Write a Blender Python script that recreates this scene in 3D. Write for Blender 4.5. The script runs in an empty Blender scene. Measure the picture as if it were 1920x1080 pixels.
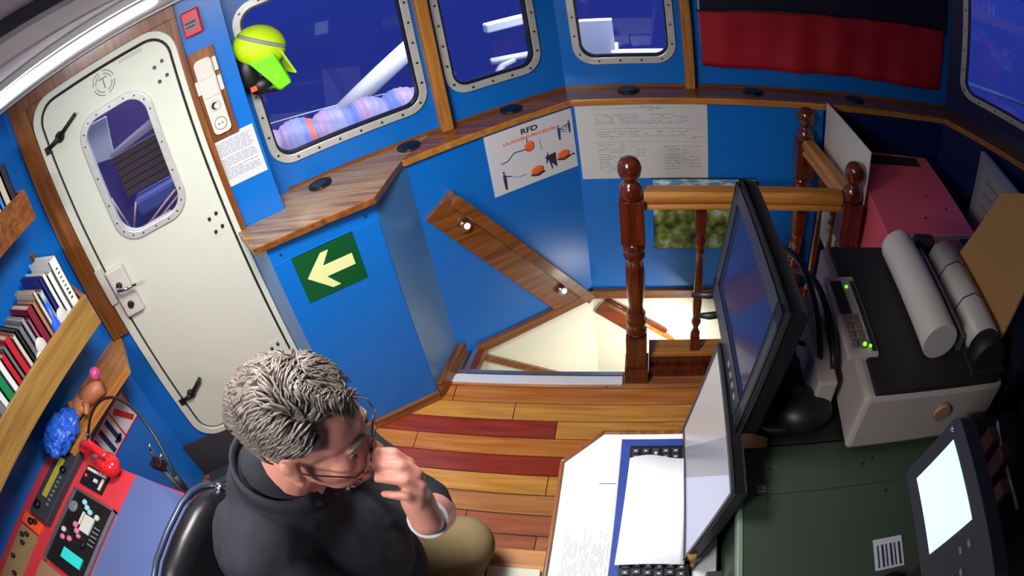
import bpy, bmesh, math, random
from mathutils import Vector, Matrix
random.seed(7)
R = math.radians
sc = bpy.context.scene
COL = sc.collection

# ---------------------------------------------------------------- camera (wide security lens, barrel distortion)
cd = bpy.data.cameras.new('camera')
cam = bpy.data.objects.new('camera', cd)
COL.objects.link(cam)
cd.type = 'PANO'
cd.panorama_type = 'FISHEYE_LENS_POLYNOMIAL'
cd.sensor_width = 36.0
cd.sensor_fit = 'HORIZONTAL'
cd.fisheye_fov = R(200)
F_, K_ = 1.18726824, 0.12031239
cd.fisheye_polynomial_k0 = 0.0
cd.fisheye_polynomial_k1 = -(1 / F_) / 18.0
cd.fisheye_polynomial_k2 = 0.0
cd.fisheye_polynomial_k3 = -(K_ / F_) / 18.0 ** 3
cd.fisheye_polynomial_k4 = 0.0
cd.clip_start = 0.02
pp, rr, yy = 0.66874438, 0.19751954, 0.29714214
dn = Vector((math.sin(rr) * math.cos(pp), -math.cos(rr) * math.cos(pp), -math.sin(pp)))
a_ = Vector((math.cos(rr), math.sin(rr), 0))
Xc = a_ * math.cos(yy) + a_.cross(-dn) * math.sin(yy)
Zc = -dn
Yc = Zc.cross(Xc)
M = Matrix((Xc, Yc, Zc)).to_4x4()
M.translation = (0, 0, 2.05)
cam.matrix_world = M
sc.camera = cam

# ---------------------------------------------------------------- view, world, lights
sc.view_settings.view_transform = 'Standard'
sc.view_settings.look = 'None'
sc.view_settings.gamma = 1
sc.view_settings.exposure = 0.0
sc.view_settings.use_curve_mapping = False
w = bpy.data.worlds.new('dusk_sky')
sc.world = w
w.use_nodes = True
wn = w.node_tree
bg = wn.nodes['Background']
tc = wn.nodes.new('ShaderNodeTexCoord')
sx = wn.nodes.new('ShaderNodeSeparateXYZ')
cr = wn.nodes.new('ShaderNodeValToRGB')
cr.color_ramp.elements[0].position = 0.40
cr.color_ramp.elements[0].color = (0.020, 0.034, 0.25, 1)
cr.color_ramp.elements[1].position = 0.62
cr.color_ramp.elements[1].color = (0.030, 0.060, 0.44, 1)
mp = wn.nodes.new('ShaderNodeMapRange')
mp.inputs['From Min'].default_value = -1
mp.inputs['From Max'].default_value = 1
wn.links.new(tc.outputs['Generated'], sx.inputs[0])
wn.links.new(sx.outputs['Z'], mp.inputs['Value'])
wn.links.new(mp.outputs[0], cr.inputs[0])
wn.links.new(cr.outputs[0], bg.inputs[0])
bg.inputs[1].default_value = 1.0


def area(name, loc, tgt, sx_, sy_, power, col=(1, 1, 1), spread=180):
    l = bpy.data.lights.new(name, 'AREA')
    l.shape = 'RECTANGLE'
    l.size, l.size_y = sx_, sy_
    l.energy = power
    l.color = col
    l.spread = R(spread)
    o = bpy.data.objects.new(name, l)
    COL.objects.link(o)
    o.location = loc
    d = Vector(tgt) - Vector(loc)
    o.rotation_euler = d.to_track_quat('-Z', 'Y').to_euler()
    return o


area('ceiling_light', (-0.70, 0.80, 2.12), (-1.15, 1.20, 0.3), 0.45, 0.45, 36.0, (1.0, 0.97, 0.94), 150)
area('aft_ceiling_light', (-0.9, -0.35, 2.12), (-0.7, 1.1, 0.6), 0.6, 0.2, 20.0, (1.0, 0.97, 0.95), 150)
area('stairwell_light', (0.2, 2.05, -0.2), (-0.3, 2.4, -0.7), 0.3, 0.2, 6.0, (1.0, 0.98, 0.9))
area('deck_flood_light', (-0.9, 3.2, 3.0), (-1.1, 2.9, 1.1), 0.4, 0.4, 42.0, (1.0, 0.97, 0.97))
area('door_view_fill', (-1.95, 1.85, 2.5), (-2.1, 1.7, 1.4), 0.3, 0.2, 16.0, (1.0, 0.93, 0.95))  # added lamp, brightens the objects behind the door window
area('fore_deck_light', (0.1, 3.0, 2.3), (-0.2, 3.2, 1.1), 0.2, 0.2, 30.0)

# ---------------------------------------------------------------- materials
def lin(r, g, b):
    f = lambda v: (v / 255 / 12.92) if v / 255 <= 0.04045 else ((v / 255 + 0.055) / 1.055) ** 2.4
    return (f(r), f(g), f(b), 1)


MATS = {}


def mat(name, rgb, rough=0.5, metal=0.0, emit=0.0, noise=0.0, nscale=12.0, bump=0.0, coat=0.0):
    if name in MATS:
        return MATS[name]
    m = bpy.data.materials.new(name)
    m.use_nodes = True
    nt = m.node_tree
    b = nt.nodes['Principled BSDF']
    c = lin(*rgb)
    b.inputs['Base Color'].default_value = c
    b.inputs['Roughness'].default_value = rough
    b.inputs['Metallic'].default_value = metal
    if coat:
        b.inputs['Coat Weight'].default_value = coat
        b.inputs['Coat Roughness'].default_value = 0.12
    if emit:
        b.inputs['Emission Color'].default_value = c
        b.inputs['Emission Strength'].default_value = emit
    if noise or bump:
        t = nt.nodes.new('ShaderNodeTexCoord')
        n = nt.nodes.new('ShaderNodeTexNoise')
        n.inputs['Scale'].default_value = nscale
        n.inputs['Detail'].default_value = 4
        nt.links.new(t.outputs['Object'], n.inputs['Vector'])
        if noise:
            mx = nt.nodes.new('ShaderNodeMix')
            mx.data_type = 'RGBA'
            mx.inputs['A'].default_value = tuple(v * (1 - noise) for v in c[:3]) + (1,)
            mx.inputs['B'].default_value = tuple(min(1, v * (1 + noise)) for v in c[:3]) + (1,)
            nt.links.new(n.outputs['Fac'], mx.inputs['Factor'])
            nt.links.new(mx.outputs['Result'], b.inputs['Base Color'])
        if bump:
            bp = nt.nodes.new('ShaderNodeBump')
            bp.inputs['Strength'].default_value = bump
            bp.inputs['Distance'].default_value = 0.01
            nt.links.new(n.outputs['Fac'], bp.inputs['Height'])
            nt.links.new(bp.outputs['Normal'], b.inputs['Normal'])
    MATS[name] = m
    return m


def wood(name, c1, c2, axis=0, rough=0.35, scale=1.0, coat=0.3):
    m = bpy.data.materials.new(name)
    m.use_nodes = True
    nt = m.node_tree
    b = nt.nodes['Principled BSDF']
    t = nt.nodes.new('ShaderNodeTexCoord')
    mpn = nt.nodes.new('ShaderNodeMapping')
    s = [30 * scale] * 3
    s[axis] = 2.0 * scale
    mpn.inputs['Scale'].default_value = s
    n = nt.nodes.new('ShaderNodeTexNoise')
    n.inputs['Scale'].default_value = 1.5
    n.inputs['Detail'].default_value = 6
    n.inputs['Distortion'].default_value = 0.6
    r = nt.nodes.new('ShaderNodeValToRGB')
    r.color_ramp.elements[0].position = 0.3
    r.color_ramp.elements[0].color = lin(*c1)
    r.color_ramp.elements[1].position = 0.72
    r.color_ramp.elements[1].color = lin(*c2)
    nt.links.new(t.outputs['Object'], mpn.inputs['Vector'])
    nt.links.new(mpn.outputs[0], n.inputs['Vector'])
    nt.links.new(n.outputs['Fac'], r.inputs[0])
    nt.links.new(r.outputs[0], b.inputs['Base Color'])
    b.inputs['Roughness'].default_value = rough
    b.inputs['Coat Weight'].default_value = coat
    b.inputs['Coat Roughness'].default_value = 0.15
    MATS[name] = m
    return m


def glass(name, tint=(0.9, 0.93, 1.0), ior=1.45):
    m = bpy.data.materials.new(name)
    m.use_nodes = True
    nt = m.node_tree
    nt.nodes.clear()
    o = nt.nodes.new('ShaderNodeOutputMaterial')
    mx = nt.nodes.new('ShaderNodeMixShader')
    tr = nt.nodes.new('ShaderNodeBsdfTransparent')
    tr.inputs[0].default_value = (*tint, 1)
    gl = nt.nodes.new('ShaderNodeBsdfGlossy')
    gl.inputs['Roughness'].default_value = 0.02
    fr = nt.nodes.new('ShaderNodeFresnel')
    fr.inputs[0].default_value = ior
    nt.links.new(fr.outputs[0], mx.inputs[0])
    nt.links.new(tr.outputs[0], mx.inputs[1])
    nt.links.new(gl.outputs[0], mx.inputs[2])
    nt.links.new(mx.outputs[0], o.inputs[0])
    MATS[name] = m
    return m


BLUE = mat('blue_paint', (8, 108, 200), 0.32, noise=0.05, nscale=3)
BLUE2 = mat('light_blue', (70, 130, 190), 0.28, noise=0.08, nscale=3)
NAVY = mat('dark_navy', (14, 26, 84), 0.4)
CREAM = mat('cream_paint', (226, 224, 206), 0.45, noise=0.03, nscale=4)
DOORW = mat('door_paint', (208, 213, 200), 0.38, noise=0.04, nscale=3)
CEIL = mat('ceiling_panel', (196, 196, 198), 0.55)
DARKGAP = mat('dark_gap', (22, 20, 24), 0.8)
WD_A = wood('varnished_wood', (92, 48, 20), (150, 92, 42), 0)
WD_Y = wood('varnished_wood_y', (92, 48, 20), (150, 92, 42), 1)
WD_Z = wood('varnished_wood_z', (92, 48, 20), (150, 92, 42), 2)
WD_OR = wood('golden_wood', (150, 92, 34), (196, 136, 62), 0)
WD_ORY = wood('golden_wood_y', (150, 92, 34), (196, 136, 62), 1)
WD_ORZ = wood('golden_wood_z', (150, 92, 34), (196, 136, 62), 2)
WD_WORN = wood('worn_wood', (104, 70, 44), (176, 144, 106), 0, rough=0.3)
WD_MAH = wood('mahogany', (62, 20, 10), (112, 44, 22), 2, rough=0.18, coat=0.8)
WD_OAK = wood('oak_board', (132, 96, 44), (176, 136, 72), 1)
WD_RED = wood('red_brown_wood', (92, 34, 14), (134, 58, 26), 0, rough=0.3)
ALU = mat('aluminium', (200, 202, 206), 0.3, 0.9, noise=0.1, nscale=40)
FRAME = mat('window_frame_metal', (206, 208, 204), 0.35, 0.35, noise=0.15, nscale=30)
CHROME = mat('chrome', (225, 225, 230), 0.12, 1.0)
BOLT = mat('bolt_steel', (90, 90, 92), 0.35, 0.9)
BLACK = mat('black_plastic', (20, 20, 23), 0.45)
BLACKG = mat('black_gloss', (14, 14, 18), 0.18)
DGREY = mat('dark_grey_plastic', (52, 54, 62), 0.45)
GREY = mat('grey_plastic', (120, 122, 126), 0.5)
PAPERW = mat('lit_paper', (244, 245, 248), 0.7)  # brighter copy of the paper, strong light put into its colour
WHITE = mat('white_plastic', (204, 202, 194), 0.45)
PAPER = mat('paper_white', (206, 209, 216), 0.75)
PAPERG = mat('paper_grey', (196, 198, 198), 0.8)
INK = mat('faint_ink', (128, 130, 140), 0.8)
INKD = mat('dark_ink', (40, 40, 50), 0.8)
ORNG = mat('orange_ink', (232, 104, 40), 0.7)
NAVYINK = mat('navy_ink', (40, 34, 96), 0.7)
REDM = mat('red_paint', (198, 34, 48), 0.35)
GLASS = glass('window_glass')

# ---------------------------------------------------------------- mesh helpers
class S:
    def __init__(s, mats, M=None):
        s.bm = bmesh.new()
        s.mats = mats if isinstance(mats, (list, tuple)) else [mats]
        s.M = M or Matrix.Identity(4)

    def _fin(s, verts, faces, mi, smooth=False):
        for v in verts:
            v.co = s.M @ v.co
        for f in faces:
            f.material_index = mi
            f.smooth = smooth

    def box(s, x0, x1, y0, y1, z0, z1, mi=0, bev=0.0, M=None):
        r = bmesh.ops.create_cube(s.bm, size=1)
        vs = r['verts']
        for v in vs:
            v.co = Vector(((x0 + x1) / 2 + v.co.x * (x1 - x0), (y0 + y1) / 2 + v.co.y * (y1 - y0), (z0 + z1) / 2 + v.co.z * (z1 - z0)))
            if M:
                v.co = M @ v.co
        fs = list({f for v in vs for f in v.link_faces})
        if bev:
            es = list({e for v in vs for e in v.link_edges})
            rb = bmesh.ops.bevel(s.bm, geom=es, offset=bev, segments=2, affect='EDGES', profile=0.5)
            fs = [f for f in set(fs) | set(rb['faces']) if f.is_valid]
            vs = list({v for f in fs for v in f.verts} | {v for v in rb['verts'] if v.is_valid})
            fs = list({f for v in vs for f in v.link_faces})
        s._fin(vs, fs, mi, False)
        return s

    def prism(s, pts, z0, z1, mi=0, mi_top=None, mi_side=None):
        "plan polygon (x,y) extruded in z"
        lo = [s.bm.verts.new((p[0], p[1], z0)) for p in pts]
        hi = [s.bm.verts.new((p[0], p[1], z1)) for p in pts]
        n = len(pts)
        fs = [s.bm.faces.new(lo[::-1]), s.bm.faces.new(hi)]
        for i in range(n):
            fs.append(s.bm.faces.new((lo[i], lo[(i + 1) % n], hi[(i + 1) % n], hi[i])))
        s._fin(lo + hi, fs, mi)
        if mi_top is not None:
            fs[1].material_index = mi_top
        if mi_side is not None:
            for f in fs[2:]:
                f.material_index = mi_side
        return s

    def slab(s, a, b, c, d, t, mi=0, mi_back=None):
        "quad a b c d (3-D) given thickness t along its normal (towards -normal)"
        a, b, c, d = map(Vector, (a, b, c, d))
        n = (b - a).cross(d - a).normalized()
        f1 = [s.bm.verts.new(p) for p in (a, b, c, d)]
        f2 = [s.bm.verts.new(p - n * t) for p in (a, b, c, d)]
        fs = [s.bm.faces.new(f1), s.bm.faces.new(f2[::-1])]
        for i in range(4):
            fs.append(s.bm.faces.new((f1[i], f2[i], f2[(i + 1) % 4], f1[(i + 1) % 4])))
        s._fin(f1 + f2, fs, mi)
        if mi_back is not None:
            for f in fs[1:]:
                f.material_index = mi_back
        return s

    def cyl(s, p0, p1, r0, r1=None, n=20, mi=0, smooth=True):
        p0, p1 = Vector(p0), Vector(p1)
        r1 = r0 if r1 is None else r1
        d = p1 - p0
        q = d.to_track_quat('Z', 'Y').to_matrix()
        A = [s.bm.verts.new(p0 + q @ Vector((r0 * math.cos(2 * math.pi * i / n), r0 * math.sin(2 * math.pi * i / n), 0))) for i in range(n)]
        B = [s.bm.verts.new(p1 + q @ Vector((r1 * math.cos(2 * math.pi * i / n), r1 * math.sin(2 * math.pi * i / n), 0))) for i in range(n)]
        caps = [s.bm.faces.new(A[::-1]), s.bm.faces.new(B)]
        side = [s.bm.faces.new((A[i], A[(i + 1) % n], B[(i + 1) % n], B[i])) for i in range(n)]
        s._fin(A + B, caps, mi)
        for f in side:
            f.material_index = mi
            f.smooth = smooth
        return s

    def tube(s, pts, r, n=10, mi=0):
        pts = [Vector(p) for p in pts]
        rs = r if isinstance(r, (list, tuple)) else [r] * len(pts)
        rings = []
        up = Vector((0, 0, 1))
        for i, p in enumerate(pts):
            d = (pts[min(i + 1, len(pts) - 1)] - pts[max(i - 1, 0)]).normalized()
            if abs(d.dot(up)) > 0.97:
                up = Vector((1, 0, 0))
            x = d.cross(up).normalized()
            y = x.cross(d).normalized()
            up = y
            rings.append([s.bm.verts.new(p + (x * math.cos(2 * math.pi * k / n) + y * math.sin(2 * math.pi * k / n)) * rs[i]) for k in range(n)])
        fs = [s.bm.faces.new(rings[0]), s.bm.faces.new(rings[-1][::-1])]
        for a, b in zip(rings, rings[1:]):
            for k in range(n):
                fs.append(s.bm.faces.new((a[k], b[k], b[(k + 1) % n], a[(k + 1) % n])))
        s._fin([v for g in rings for v in g], fs, mi, True)
        return s

    def lathe(s, prof, x=0, y=0, n=24, mi=0, M=None):
        rings = []
        for r, z in prof:
            rings.append([s.bm.verts.new((x + r * math.cos(2 * math.pi * k / n), y + r * math.sin(2 * math.pi * k / n), z)) for k in range(n)])
        fs = [s.bm.faces.new(rings[0][::-1]), s.bm.faces.new(rings[-1])]
        for a, b in zip(rings, rings[1:]):
            for k in range(n):
                fs.append(s.bm.faces.new((a[k], a[(k + 1) % n], b[(k + 1) % n], b[k])))
        vs = [v for g in rings for v in g]
        if M:
            for v in vs:
                v.co = M @ v.co
        s._fin(vs, fs, mi, True)
        return s

    def ball(s, c, r, mi=0, sub=3, sc3=(1, 1, 1), M=None):
        rr_ = bmesh.ops.create_icosphere(s.bm, subdivisions=sub, radius=1)
        vs = rr_['verts']
        for v in vs:
            q = Vector((v.co.x * sc3[0] * r, v.co.y * sc3[1] * r, v.co.z * sc3[2] * r))
            if M:
                q = M @ q
            v.co = q + Vector(c)
        s._fin(vs, list({f for v in vs for f in v.link_faces}), mi, True)
        return s

    def plate(s, outer, holes, y0, y1, mi=0):
        "polygon in the x-z plane with holes, thickness y0..y1"
        start = len(s.bm.verts)
        edges = []
        allv = []
        loops = [outer] + holes
        for L in loops:
            vs = [s.bm.verts.new((p[0], y0, p[1])) for p in L]
            allv += vs
            for i in range(len(vs)):
                edges.append(s.bm.edges.new((vs[i], vs[(i + 1) % len(vs)])))
        r = bmesh.ops.triangle_fill(s.bm, use_beauty=True, edges=edges)
        fs = [g for g in r['geom'] if isinstance(g, bmesh.types.BMFace)]
        ex = bmesh.ops.extrude_face_region(s.bm, geom=fs)
        nv = [g for g in ex['geom'] if isinstance(g, bmesh.types.BMVert)]
        for v in nv:
            v.co.y = y1
        vs = allv + nv
        ff = list({f for v in vs for f in v.link_faces})
        bmesh.ops.recalc_face_normals(s.bm, faces=ff)
        s._fin(vs, ff, mi)
        return s

    def obj(s, name, parent=None, bev=0):
        bmesh.ops.recalc_face_normals(s.bm, faces=list(s.bm.faces))
        me = bpy.data.meshes.new(name)
        s.bm.to_mesh(me)
        s.bm.free()
        for m in s.mats:
            me.materials.append(m)
        o = bpy.data.objects.new(name, me)
        COL.objects.link(o)
        if parent:
            o.parent = parent
        if bev:
            b = o.modifiers.new('bevel', 'BEVEL')
            b.width = bev
            b.segments = 2
            b.limit_method = 'ANGLE'
        return o


def rrect(x0, x1, z0, z1, r, n=7):
    pts = []
    for cx, cz, a0 in ((x1 - r, z1 - r, 0), (x0 + r, z1 - r, 90), (x0 + r, z0 + r, 180), (x1 - r, z0 + r, 270)):
        for i in range(n + 1):
            a = R(a0 + 90 * i / n)
            pts.append((cx + r * math.cos(a), cz + r * math.sin(a)))
    return pts


def rect(x0, x1, z0, z1):
    return [(x0, z0), (x1, z0), (x1, z1), (x0, z1)]


def thing(name, label, cat, loc=(0, 0, 0), rz=0.0, group=None):
    o = bpy.data.objects.new(name, None)
    o.empty_display_size = 0.05
    COL.objects.link(o)
    o.location = loc
    o.rotation_euler = (0, 0, rz)
    o['label'] = label
    o['category'] = cat
    if group:
        o['group'] = group
    return o


def tag(o, label, cat, group=None):
    o['label'] = label
    o['category'] = cat
    if group:
        o['group'] = group
    return o


def struct(o, label=None):
    o['kind'] = 'structure'
    if label:
        o['label'] = label
    return o


def place(o, loc, ang=0.0):
    o.location = loc
    o.rotation_euler = (0, 0, R(ang))
    return o


def frame(p, ang, z=0):
    m = Matrix.Rotation(R(ang), 4, 'Z')
    m.translation = (p[0], p[1], z)
    return m


def text(s, size, m, parent, loc, rot=(0, 0, 0), name='lettering', bold=0.0, align='LEFT', sx_=1.0):
    cu = bpy.data.curves.new(name, 'FONT')
    cu.body = s
    cu.size = size
    cu.align_x = align
    cu.offset = bold
    cu.extrude = 0.0003
    t = bpy.data.objects.new('tmp', cu)
    COL.objects.link(t)
    me = bpy.data.meshes.new_from_object(t)
    bpy.data.objects.remove(t)
    me.materials.clear()
    me.materials.append(m)
    o = bpy.data.objects.new(name, me)
    COL.objects.link(o)
    o.parent = parent
    o.location = loc
    o.rotation_euler = rot
    o.scale = (sx_, 1, 1)
    return o


def copy_part(o, parent, loc=None):
    c = o.copy()
    COL.objects.link(c)
    c.parent = parent
    if loc is not None:
        c.location = loc
    return c


# local wall frames: x along the wall, -y into the room
DOOR_P, DOOR_A = (-1.50, 1.50), 38.0
LA_P, LA_A = (-0.316, 2.43), 38.0
UA_P, UA_A = (-0.35, 2.57), 37.5
UC_P, UC_A = (1.69, 2.57), -50.0
BOX_P, BOX_A = (-1.31, 1.425), 38.0


def along(p, ang, s, d=0.0):
    a = R(ang)
    return (p[0] + s * math.cos(a) - d * math.sin(a), p[1] + s * math.sin(a) + d * math.cos(a))


# ================================================================ floor
PLANK = {
    'o': wood('plank_orange', (168, 92, 34), (206, 132, 58), 0, 0.3),
    'y': wood('plank_yellow', (186, 122, 44), (220, 160, 76), 0, 0.3),
    'r': wood('plank_red', (124, 36, 22), (160, 58, 34), 0, 0.3),
    't': wood('plank_tan', (160, 98, 52), (196, 134, 80), 0, 0.3),
    'p': wood('plank_salmon', (146, 78, 50), (182, 108, 74), 0, 0.3),
    'u': wood('plank_brown', (118, 66, 38), (160, 96, 56), 0, 0.3),
}
keys = list(PLANK)
fl = S([DARKGAP] + [PLANK[k] for k in keys])
fl.box(-2.15, 1.9, -1.0, 1.80, -0.06, -0.004)
rows = [
    (1.771, 1.80, [(-2.1, 'o'), (-0.2, 't')]),
    (1.6735, 1.77, [(-2.1, 'o'), (-0.9, 'o'), (0.3, 't')]),
    (1.577, 1.6735, [(-2.1, 'y'), (-0.6, 'y'), (0.35, 'o')]),
    (1.480, 1.577, [(-2.1, 'r'), (-0.40, 'y')]),
    (1.384, 1.480, [(-2.1, 'o'), (-1.015, 'o'), (-0.2, 'o')]),
    (1.287, 1.384, [(-2.1, 'r'), (-0.2, 't')]),
    (1.190, 1.287, [(-2.1, 'y'), (-0.398, 'y')]),
    (1.094, 1.190, [(-2.1, 't'), (-0.1, 't')]),
    (0.9975, 1.094, [(-2.1, 'p'), (-0.7, 'p')]),
    (0.901, 0.9975, [(-2.1, 'p'), (-0.403, 't')]),
    (0.8045, 0.901, [(-2.1, 'u'), (-0.5, 'o')]),
    (0.708, 0.8045, [(-2.1, 'r'), (-0.7, 'u')]),
]
fl.box(-0.13, 0.9, 1.80, 1.87, -0.02, 0.0, 6)
fl.box(0.9, 2.9, 1.80, 3.0, -0.06, -0.004)
fl.box(0.902, 2.9, 1.805, 3.0, -0.02, 0.0, 6)
yt = 0.708
i = 0
while yt > -1.0:
    rows.append((yt - 0.0965, yt, [(-2.1, random.choice(keys)), (random.uniform(-1.5, 0), random.choice(keys))]))
    yt -= 0.0965
for y0, y1, segs in rows:
    for j, (x, k) in enumerate(segs):
        x1 = segs[j + 1][0] if j + 1 < len(segs) else 1.9
        fl.box(x + 0.002, x1 - 0.002, y0 + 0.002, y1 - 0.0025, -0.02, 0.0, 1 + keys.index(k))
struct(fl.obj('floor'))

# ================================================================ walls
ZT = 1.10   # top of the wooden sill
ZC = 2.15
b = S(BLUE)
b.box(-2.16, -2.10, -1.0, 1.035, 0, ZC)
struct(b.obj('wall_left'))
b = S(CEIL)
b.prism([(-2.18, -1.0), (-2.18, 1.06), (-1.46, 1.78), (-0.36, 2.62), (1.72, 2.62), (2.62, 1.52), (2.62, -1.0)], ZC, ZC + 0.06)
b.box(-1.17, -1.155, -1.0, 1.9, ZC - 0.004, ZC)
struct(b.obj('ceiling'))
# long overhead beam that shows at the very top left
b = S(mat('beam_grey', (112, 112, 118), 0.5))
b.box(-0.62, -0.56, -0.6, 0.9, ZC - 0.02, ZC)
struct(b.obj('trim_12'))

# door wall, with the doorway cut out
b = S([BLUE, CREAM])
b.plate([(-0.80, 0), (0.224, 0), (0.224, ZC), (-0.80, ZC)], [rrect(-0.60, 0.008, 0.25, 1.975, 0.09)], 0.0, 0.05)
place(struct(b.obj('wall_door')), (*DOOR_P, 0), DOOR_A)
# side of the pillar towards the window
b = S(NAVY)  # this side in a darker navy than the pillar face
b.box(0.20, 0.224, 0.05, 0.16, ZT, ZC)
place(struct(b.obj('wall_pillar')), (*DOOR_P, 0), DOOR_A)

# lower walls
b = S([BLUE])
b.box(-0.83, 0.0, 0, 0.04, 0.0, ZT - 0.03)
place(struct(b.obj('wall_front_left')), (*LA_P, 0), LA_A)
b = S([BLUE])
b.box(-0.33, 0.86, 2.43, 2.47, 0.0, ZT - 0.03)
struct(b.obj('wall_front'))
b = S([NAVY])  # far end of the front wall coloured darker than the rest
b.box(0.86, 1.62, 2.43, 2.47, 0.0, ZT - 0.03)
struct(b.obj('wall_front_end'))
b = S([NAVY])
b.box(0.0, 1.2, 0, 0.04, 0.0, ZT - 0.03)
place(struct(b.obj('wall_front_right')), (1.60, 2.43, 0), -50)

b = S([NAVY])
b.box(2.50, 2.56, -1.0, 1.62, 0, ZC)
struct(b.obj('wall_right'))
b = S([BLUE])
b.box(-2.16, 2.56, -1.06, -1.0, 0, ZC)
struct(b.obj('wall_aft'))

# boxed locker under the sill beside the door
F1 = (-1.31, 1.425)
F2 = along(F1, 38, 0.437)
F3 = (-0.925, 1.955)
F0 = (-1.478, 1.515)
b = S([BLUE, BLUE2])
b.slab((*F1, 0), (*F2, 0), (*F2, 1.07), (*F1, 1.07), 0.02)
b.slab((*F2, 0), (*F3, 0), (*F3, 1.07), (*F2, 1.07), 0.02, 1)  # box sides in a lighter blue than the front
b.slab((*F0, 0), (*F1, 0), (*F1, 1.07), (*F0, 1.07), 0.02, 1)
# overlapping panel edge below the top band
p = Matrix(frame(F1, 38))
b.box(0.004, 0.433, -0.005, 0.002, 0.0, 0.985, 0, M=p)
struct(b.obj('wall_locker_box'))
# bolts on the band
b = S([CHROME])
for s_, z_ in ((0.045, 1.02), (0.39, 1.02)):
    q = p @ Vector((s_, -0.001, z_))
    b.cyl(q, p @ Vector((s_, -0.008, z_)), 0.006, 0.004, 12)
struct(b.obj('trim_bolts'))

# upper walls with window openings
def upper(name, P, A, length0, length1, holes, m):
    b = S([m])
    b.plate([(length0, ZT - 0.02), (length1, ZT - 0.02), (length1, ZC), (length0, ZC)], holes, 0, 0.05)
    return place(struct(b.obj(name)), (*P, 0), A)


W1 = (-1.325, -0.64, 1.21, 1.93)
W2 = (-0.555, -0.105, 1.225, 1.93)
W3 = (-0.295, 0.17, 1.215, 1.93)
W4 = (0.285, 1.60, 1.225, 1.93)
W5 = (0.085, 1.05, 1.215, 1.93)
def hole(W):
    return rrect(W[0] + 0.02, W[1] - 0.02, W[2] + 0.02, W[3] - 0.02, 0.075)


upper('wall_upper_left', UA_P, UA_A, -1.45, 0.0, [hole(W1), hole(W2)], BLUE)
upper('wall_upper_front', (0, 2.57), 0, -0.35, 1.72, [hole(W3), hole(W4)], BLUE)
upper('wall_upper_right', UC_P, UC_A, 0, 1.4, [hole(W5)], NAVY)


def window(name, P, A, W, nb):
    t = bpy.data.objects.new(name, None)
    COL.objects.link(t)
    place(t, (*P, 0), A)
    t['kind'] = 'structure'
    b = S([FRAME])
    b.plate(rrect(W[0], W[1], W[2], W[3], 0.095), [rrect(W[0] + 0.034, W[1] - 0.034, W[2] + 0.034, W[3] - 0.034, 0.065)], -0.012, 0.0)
    b.obj('window_frame', t, bev=0.003)
    g = S([BLACK])
    g.plate(rrect(W[0] + 0.033, W[1] - 0.033, W[2] + 0.033, W[3] - 0.033, 0.066), [rrect(W[0] + 0.041, W[1] - 0.041, W[2] + 0.041, W[3] - 0.041, 0.06)], -0.008, 0.03)
    g.obj('rubber_seal', t)
    g = S([GLASS])
    g.plate(rrect(W[0] + 0.03, W[1] - 0.03, W[2] + 0.03, W[3] - 0.03, 0.07), [], 0.012, 0.018)
    g.obj('pane', t)
    L = rrect(W[0] + 0.017, W[1] - 0.017, W[2] + 0.017, W[3] - 0.017, 0.08, 7)
    # points spread along the loop
    per = []
    tot = 0
    for i_ in range(len(L)):
        a, c = Vector(L[i_]), Vector(L[(i_ + 1) % len(L)])
        per.append((tot, a, c))
        tot += (c - a).length
    first = None
    for k in range(nb):
        d = tot * (k + 0.5) / nb
        for (s0, a, c) in reversed(per):
            if s0 <= d:
                q = a + (c - a).normalized() * (d - s0)
                break
        if first is None:
            bb = S([BOLT])
            bb.cyl((0, 0, 0), (0, -0.005, 0), 0.0055, 0.004, 10)
            first = bb.obj('bolt', t)
            first.location = (q.x, -0.012, q.y)
        else:
            copy_part(first, t, (q.x, -0.012, q.y))
    return t


window('window_1', UA_P, UA_A, W1, 28)
window('window_2', UA_P, UA_A, W2, 22)
window('window_3', (0, 2.57), 0, W3, 22)
window('window_4', (0, 2.57), 0, W4, 36)
window('window_5', UC_P, UC_A, W5, 28)

# wooden uprights between the windows
def post(name, P, A, s0, s1, z0=ZT):
    b = S([WD_ORZ])
    b.box(s0, s1, -0.055, 0.0, z0, ZC)
    o = place(b.obj(name, bev=0.006), (*P, 0), A)
    return struct(o)


post('trim_1', UA_P, UA_A, -0.625, -0.575)
post('trim_2', (0, 2.57), 0, 0.20, 0.245)

# sill
SI = [(-1.505, 1.515), (-1.325, 1.375), (-0.935, 1.655), (-0.925, 1.925), (-0.316, 2.413), (1.60, 2.413)]
e5 = along((1.60, 2.413), -50, 1.2)
e6 = along((1.69, 2.575), -50, 1.25)
BK = [e6, (1.69, 2.575), (-0.35, 2.575), along(UA_P, UA_A, -1.44, 0.0), along(DOOR_P, DOOR_A, 0.224, 0.06), along(DOOR_P, DOOR_A, 0.224, -0.001), along(DOOR_P, DOOR_A, 0.02, -0.001)]
b = S([WD_WORN, WD_A])
b.prism(SI[:4] + [along(UA_P, UA_A, -0.66, 0.0)] + BK[3:], ZT - 0.03, ZT, 0, 0, 1)
struct(b.obj('trim_3', bev=0.004))
b = S([WD_A, WD_OR])
b.prism([SI[3], SI[4], SI[5], e5] + BK[:3] + [along(UA_P, UA_A, -0.66, 0.0)], ZT - 0.032, ZT - 0.0005, 0, 0, 1)
struct(b.obj('trim_4', bev=0.004))
# thin cover strip where the sill meets the window wall
b = S([WD_A])
b.box(-1.3, -0.01, -0.012, 0.0, ZT, ZT + 0.012)
place(struct(b.obj('trim_5')), (*UA_P, 0), UA_A)
b = S([WD_A])
b.box(-0.35, 1.69, 2.558, 2.57, ZT, ZT + 0.012)
struct(b.obj('trim_6'))

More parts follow.
